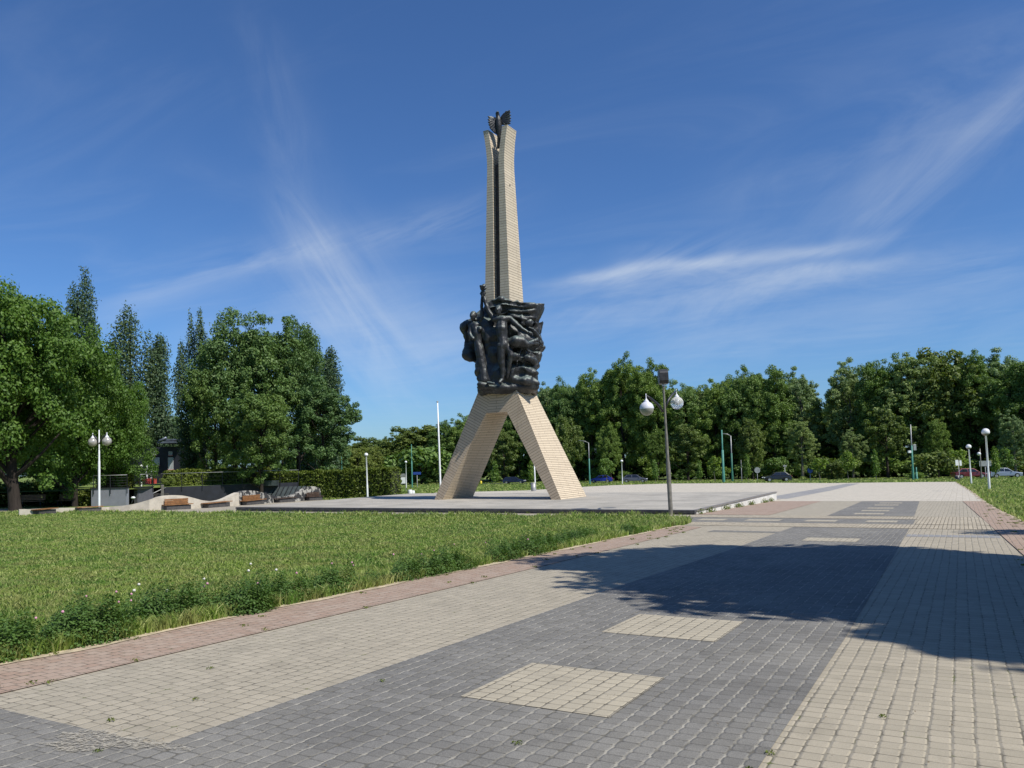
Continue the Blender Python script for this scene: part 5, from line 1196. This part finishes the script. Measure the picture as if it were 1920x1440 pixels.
def wave_wall():
    P = [G(u, v) for u, v, _ in WL]; Hh = [hat(vt, u, p) for (u, _, vt), p in zip(WL, P)]
    t = empty('wave_wall', P[0], 0, 'low cream rendered wall with a wavy top carrying timber benches, left of the platform', 'wall'); o = P[0]
    # smooth in plan and height
    b = MB(); fine = []
    for i in range(len(P)-1):
        for k in range(4): f = k/4; fine.append((P[i].lerp(P[i+1], f), Hh[i]+(Hh[i+1]-Hh[i])*(f)))
    fine.append((P[-1], Hh[-1]))
    hs = np.array([h for _, h in fine]); 
    for _ in range(4): hs[1:-1] = (hs[:-2]+2*hs[1:-1]+hs[2:])/4
    hs *= 1.16
    vs = []; back = 0.38
    for i, (p, _) in enumerate(fine):
        a = fine[max(0, i-2)][0]; c = fine[min(len(fine)-1, i+2)][0]; tt = (c-a); tt.z = 0; tt.normalize(); nn = Vector((-tt.y, tt.x, 0))
        for q in (p, p+nn*back): vs += [q-o+Vector((0, 0, -.3)), q-o+Vector((0, 0, hs[i]))]
    fs = []
    for i in range(len(fine)-1):
        a = 4*i; fs += [(a, a+4, a+5, a+1), (a+2, a+3, a+7, a+6), (a+1, a+5, a+7, a+3)]
    fs += [(0, 1, 3, 2), (len(vs)-4, len(vs)-2, len(vs)-1, len(vs)-3)]
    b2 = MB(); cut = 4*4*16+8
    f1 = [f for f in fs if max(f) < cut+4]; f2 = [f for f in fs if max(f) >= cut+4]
    b.add(vs, f1); b.build('wall_body', m_conc, t); b2.add(vs, f2); k2 = b2.build('blotchy_wall_body', m_mott, t); k2['label'] = 'blotchy dark and cream end of the wavy wall'
    for o_ in (k2, [c_ for c_ in t.children if c_.name.startswith('wall_body')][0]):
        bm = bmesh.new(); bm.from_mesh(o_.data); bmesh.ops.delete(bm, geom=[v for v in bm.verts if not v.link_faces], context='VERTS'); bm.to_mesh(o_.data); bm.free()
wave_wall()
def wave_bench(u0, u1, lab, back, dark=False):
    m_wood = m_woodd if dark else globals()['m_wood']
    b0 = G(u0, float(np.interp(u0, [a for a, _, _ in WL], [v for _, v, _ in WL]))); b1 = G(u1, float(np.interp(u1, [a for a, _, _ in WL], [v for _, v, _ in WL])))
    d_ = (b1-b0); L = d_.length; rz = math.atan2(d_.y, d_.x); t = empty('wall_bench', (b0+b1)/2, rz, lab, 'bench', 'timber benches fixed to the wavy wall')
    sl = MB(); 
    b = MB(); b.box((0, -.26, .10), (L*.94, .34, .34)); b.build('base', m_granite, t)
    for k in range(3):
        b = MB(); b.box((0, -.10-.165*k, .325), (L*1.10, .145, .045)); b.build('seat_slat', m_wood, t, bevel=.008)
    if back:
        for k in range(3):
            b = MB(); b.box((0, -.105, .405+.105*k), (L*.92, .045, .092)); b.build('back_slat', m_wood, t, bevel=.008)
wave_bench(305, 353, 'wall bench with backrest on the first cream wave hump', True)
wave_bench(378, 421, 'backless wall bench in the dip between the two cream humps', False)
wave_bench(451, 486, 'wall bench with backrest on the second cream wave hump', True)
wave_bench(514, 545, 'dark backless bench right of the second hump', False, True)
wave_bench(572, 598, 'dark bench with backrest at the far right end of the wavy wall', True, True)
wave_bench(143, 188, 'low backless bench half hidden by grass near the left lamp', False)
wave_bench(58, 92, 'shaded backless bench at the left end of the wavy wall', False)
def park_bench(u, v, w, lab, rz):
    c = G(u, v); t = empty('park_bench', c, rz, lab, 'bench', 'slatted park benches by the maples')
    for k in range(3): b = MB(); b.box((0, -.12-.13*k, .44), (w, .11, .04)); b.build('seat_slat', m_wood, t)
    for k in range(4): b = MB(); b.box((0, .0+.02*k, .55+.105*k), (w, .035, .08)); b.build('back_slat', m_wood, t)
    for s_ in (-1, 1):
        b = MB(); b.tube([(s_*w*.42, -.42, 0), (s_*w*.42, -.40, .42), (s_*w*.42, -.02, .42), (s_*w*.42, .08, .95)], .03, 6); b.build('leg', m_darkm, t)
        b = MB(); b.tube([(s_*w*.42, .12, 0), (s_*w*.42, 0, .42)], .03, 6); b.build('leg', m_darkm, t)
park_bench(133, 949, 1.75, 'timber park bench with backrest left of the grey wall', .0)
park_bench(62, 951, 1.75, 'shaded park bench behind the thick maple trunk', .05)
def ret_wall(name, pts, z1, thick, m, lab, capm=None):
    o = Vector(pts[0]); t = empty(name, o, 0, lab, 'wall'); b = MB()
    for a, c in zip(pts, pts[1:]):
        a, c = Vector(a), Vector(c); d_ = (c-a).normalized(); n_ = Vector((-d_.y, d_.x, 0))*thick
        P = [a, c, c+n_, a+n_]; P = [Vector((p.x, p.y, gz(p.x, p.y)-.4))-o for p in P]
        b.add(P+[Vector((p.x, p.y, z1-o.z)) for p in P], [(3, 2, 1, 0), (4, 5, 6, 7), (0, 1, 5, 4), (1, 2, 6, 5), (2, 3, 7, 6), (3, 0, 4, 7)])
    b.build('wall_body', m, t)
    if capm:
        k_ = MB()
        for a, c in zip(pts, pts[1:]):
            a, c = Vector(a), Vector(c); d_ = (c-a).normalized(); n_ = Vector((-d_.y, d_.x, 0)); P = [a-n_*.05-d_*.03, c-n_*.05+d_*.03, c+n_*(thick+.05)+d_*.03, a+n_*(thick+.05)-d_*.03]
            k_.prism([Vector((p.x, p.y, z1))-o for p in P], (0, 0, .07))
        k_.build('coping', capm, t)
    return t
ZT = 0.46
W0 = Vector((X_at(171, 57), 57, 0)); W1 = Vector((X_at(236.5, 57), 57, 0)); W2 = Vector((X_at(262, 60), 60, 0)); W3 = Vector((X_at(300, 62), 62, 0)); W4 = Vector((X_at(560, 66), 66, 0)); W5 = Vector((X_at(500, 67), 67, 0))
for p in (W0, W1, W2, W3, W4, W5): p.z = gz(p.x, p.y)
ret_wall('retaining_wall', [W0, W1], ZT, .4, m_greywall, 'light grey rendered retaining wall behind the left lamp', m_darkm)
ret_wall('retaining_wall', [W1+Vector((.02, .42, 0)), W3], ZT-.02, .3, m_greyd, 'darker grey wall section beside the small steps', m_darkm) if False else None
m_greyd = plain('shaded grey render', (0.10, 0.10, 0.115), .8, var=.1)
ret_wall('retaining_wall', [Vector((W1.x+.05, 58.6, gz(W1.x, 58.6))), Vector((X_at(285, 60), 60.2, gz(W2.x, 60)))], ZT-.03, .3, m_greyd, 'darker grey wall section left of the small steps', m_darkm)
ret_wall('retaining_wall', [Vector((X_at(302, 61), 61, gz(-24, 61))), W4], ZT-.08, .3, m_navy, 'long dark retaining wall under the terrace hedge, behind the wavy wall')
# terrace ground
b = MB(); TP = [(-62, 60), (W0.x, 57.4), (W1.x, 57.4), (W1.x+.4, 58.9), (X_at(285, 60), 60.5), (X_at(302, 61), 61.3), (W4.x, 66.3), (-17, 72), (-25, 96), (-62, 96)]
b.add([(x, y, ZT-.10) for x, y in TP], [tuple(range(len(TP)))]); tag(b.build('terrace', m_soil), kind='structure')
# steps and handrail
def steps():
    c = Vector((X_at(293, 60.2), 60.2, gz(-27, 60))); t = empty('steps', c, 0, 'short dark steps with a sloping handrail between the grey wall and the long dark wall', 'steps')
    for k in range(5):
        b = MB(); b.box((0, .28*k-.3, .13+.13*k*1.0), (1.1, .30, .26*(1+0)+.0)); b.build('step', m_granite, t)
    b = MB(); b.tube([(-1.0, -.6, .35), (.25, .6, 1.15), (.3, 1.0, 1.2)], .03, 7); b.build('handrail', m_steel, t)
    b = MB(); b.box((.42, .1, .72), (.16, .10, 1.45)); b.build('newel_post', m_cap, t)
steps()
def railing(pts, lab, hh=.95, nb=4, zb=ZT, m=None, brack=False):
    o = Vector((*pts[0], zb)); t = empty('railing', o, 0, lab, 'railing'); m = m or m_darkm
    for a, c in zip(pts, pts[1:]):
        a, c = Vector((*a, zb))-o, Vector((*c, zb))-o; L = (c-a).length; n_ = max(1, round(L/1.55))
        b = MB(); b.tube([a+Vector((0, 0, hh)), c+Vector((0, 0, hh))], .024, 6); b.build('top_rail', m_steel, t)
        for k in range(nb): z = hh*(k+1)/(nb+1); b = MB(); b.tube([a+Vector((0, 0, z)), c+Vector((0, 0, z))], .008, 5); b.build('wire', m, t)
        for k in range(n_+1):
            p = a.lerp(c, k/n_); b = MB(); b.box((p.x, p.y-.02, hh/2-.20), (.045, .03, hh+.38)); b.build('baluster', m, t)
railing([(W0.x+.2, 56.95), (W1.x+.1, 56.95)], 'thin wire railing on top of the light grey wall')
railing([(W1.x+.3, 58.5), (X_at(285, 60), 60.1)], 'short wire railing on the darker grey wall section')
railing([(X_at(302, 61), 60.95), (W4.x, 65.95)], 'long wire railing along the dark wall in front of the terrace hedge', nb=2)
hz0 = ZT-.12
def thedge(u0, u1, y0, y1, h, lab, seed, n):
    a = Vector((X_at(u0, y0), y0, hz0)); c = Vector((X_at(u1, y1), y1, hz0)); hedge('hedge', [c, a], h, h, 1.1, n, lab, seed, ls=.075)
thedge(186, 246, 61, 61.5, 1.35, 'clipped hedge behind the wire railing and the light grey wall', 21, 6000)
thedge(312, 505, 65, 69.5, 1.22, 'long clipped hedge on the terrace above the dark wall', 22, 13000)
for u, v, y, w, lab in ((163, 916, 58, 1.0, 'bright yellow green bush at the left end of the grey wall'), (315, 893, 64, 1.1, 'light drooping bush at the left end of the terrace hedge'), (100, 895, 63, 1.5, 'dark green bush behind the timber park bench'), (30, 900, 62, 1.6, 'dark bush behind the shaded park bench'), (140, 880, 68, 1.5, 'tall dark shrub left of the railing hedge')):
    x = X_at(u, y); z = gz(x, y) if y < 63.5 and u < 170 else ZT-.1; h = AY(u, v, y).z-z; plant('bush1' if w < 1.3 else 'bush0', x, y, h, lab, None, w, u, 'bush', 'bush', dz=z-gz(x, y))
# dark metal shelter panels behind the right end of the wall
def panels():
    c = Vector((X_at(528, 66.5), 64.6, gz(-19, 65))); t = empty('metal_canopy', c, .05, 'dark metal box canopy with slanting ribbed sheets behind the right part of the wavy wall', 'canopy')
    b = MB(); b.box((-.55, .2, 1.42), (1.5, .6, .42)); b.build('canopy_box', m_chr, t)
    for k in range(9):
        x = -1.1+.36*k; b = MB(); b.prism([(x, 0, .2), (x+.27, 0, .2), (x+.62, .5, 1.10), (x+.35, .5, 1.10)], (0, .05, 0)); b.build('sheet', m_chr, t)
m_chr = plain('dark green grey metal', (0.07, 0.085, 0.085), .45, .4, var=.3, scale=3)
panels()
c = Vector((X_at(249.5, 56.2), 56.2, gz(-27, 56))); t = empty('spotlight', c+Vector((0, 0, .30)), 0, 'small white and black spotlight at the corner of the light grey wall', 'spotlight')
b = MB(); b.ball((0, 0, .28), .13, 12, sc=(1.2, 1, .7)); b.build('head', m_white, t); b = MB(); b.tube([(0, 0, .2), (-.1, 0, -.05), (-.16, 0, -.3)], .035, 6); b.build('bracket', m_darkm, t)
# building behind the trees
def building():
    y = 82; x0, x1 = X_at(190, y), X_at(346, y); zt = AY(300, 838, y).z; z0 = -1.2; o = Vector((x0, y, z0)); t = empty('pavilion', o, 0, 'dark pavilion with pale lattice windows and red posts behind the terrace railing', 'building')
    W_ = x1-x0; b = MB(); b.box((W_/2, 3, (zt-z0)/2), (W_, 6, zt-z0)); b.build('wall', m_navy, t)
    b = MB(); b.box((W_-1.1, 1.5, zt-z0+.42), (2.1, 6, .18)); b.box((W_-1.0, 1.3, zt-z0+.66), (1.9, 5.5, .16)); b.tube([(W_-2.0, -1.5, zt-z0+.5), (W_-1.2, -1.5, zt-z0+.9)], .12, 8); b.build('roof', m_chr2, t)
    def at(u, v): p = AY(u, v, y); return p.x-o.x, p.z-o.z
    def lattice(u0, v0, u1, v1):
        xa, za = at(u0, v1); xb, zb = at(u1, v0); g = MB(); g.box(((xa+xb)/2, -.03, (za+zb)/2), (xb-xa, .04, zb-za)); w = g.build('window', m_latb, t)
        g = MB(); nx, nz = max(2, int((xb-xa)/.11)), max(2, int((zb-za)/.11))
        for i in range(nx+1): g.box((xa+(xb-xa)*i/nx, -.062, (za+zb)/2), (.03, .02, zb-za))
        for i in range(nz+1): g.box(((xa+xb)/2, -.075, za+(zb-za)*i/nz), (xb-xa, .006, .03))
        g.build('lattice', m_white, w)
        g = MB(); g.box(((xa+xb)/2, -.05, za-.06), (xb-xa+.1, .10, .09)); g.build('sill', m_red2, w)
    lattice(282, 858, 299, 872); lattice(316, 858, 325, 880); lattice(223, 876, 231, 883); lattice(317, 847, 323, 853); lattice(288, 847, 294, 853)
    for u in (272, 283, 294, 297):
        xa, za = at(u, 914); zb = at(u, 897)[1]; g = MB(); g.box((xa, -1.0, (za+zb)/2), (.42 if u != 283 else .55, .3, zb-za)); g.build('red_pier', m_red, t)
    for u, v0, v1 in ((284, 873, 897), (292, 883, 897), (325, 884, 897), (273, 888, 897)):
        xa, za = at(u, v1); zb = at(u, v0)[1]; g = MB(); g.box((xa, -1.0, (za+zb)/2), (.13, .1, zb-za)); g.build('white_post', m_white, t)
    xa, za = at(281, 885); xb = at(300, 885)[0]; g = MB(); g.box(((xa+xb)/2, -1.0, za), (xb-xa, .08, .12)); g.build('beam', m_white, t)
m_chr2 = plain('blue grey roof metal', (0.16, 0.18, 0.22), .4, .4, var=.3, scale=3); m_red2 = plain('faded red sill', (.40, .16, .13), .7)
m_latb = plain('green glass behind lattice', (0.10, 0.16, 0.14), .3)
building()
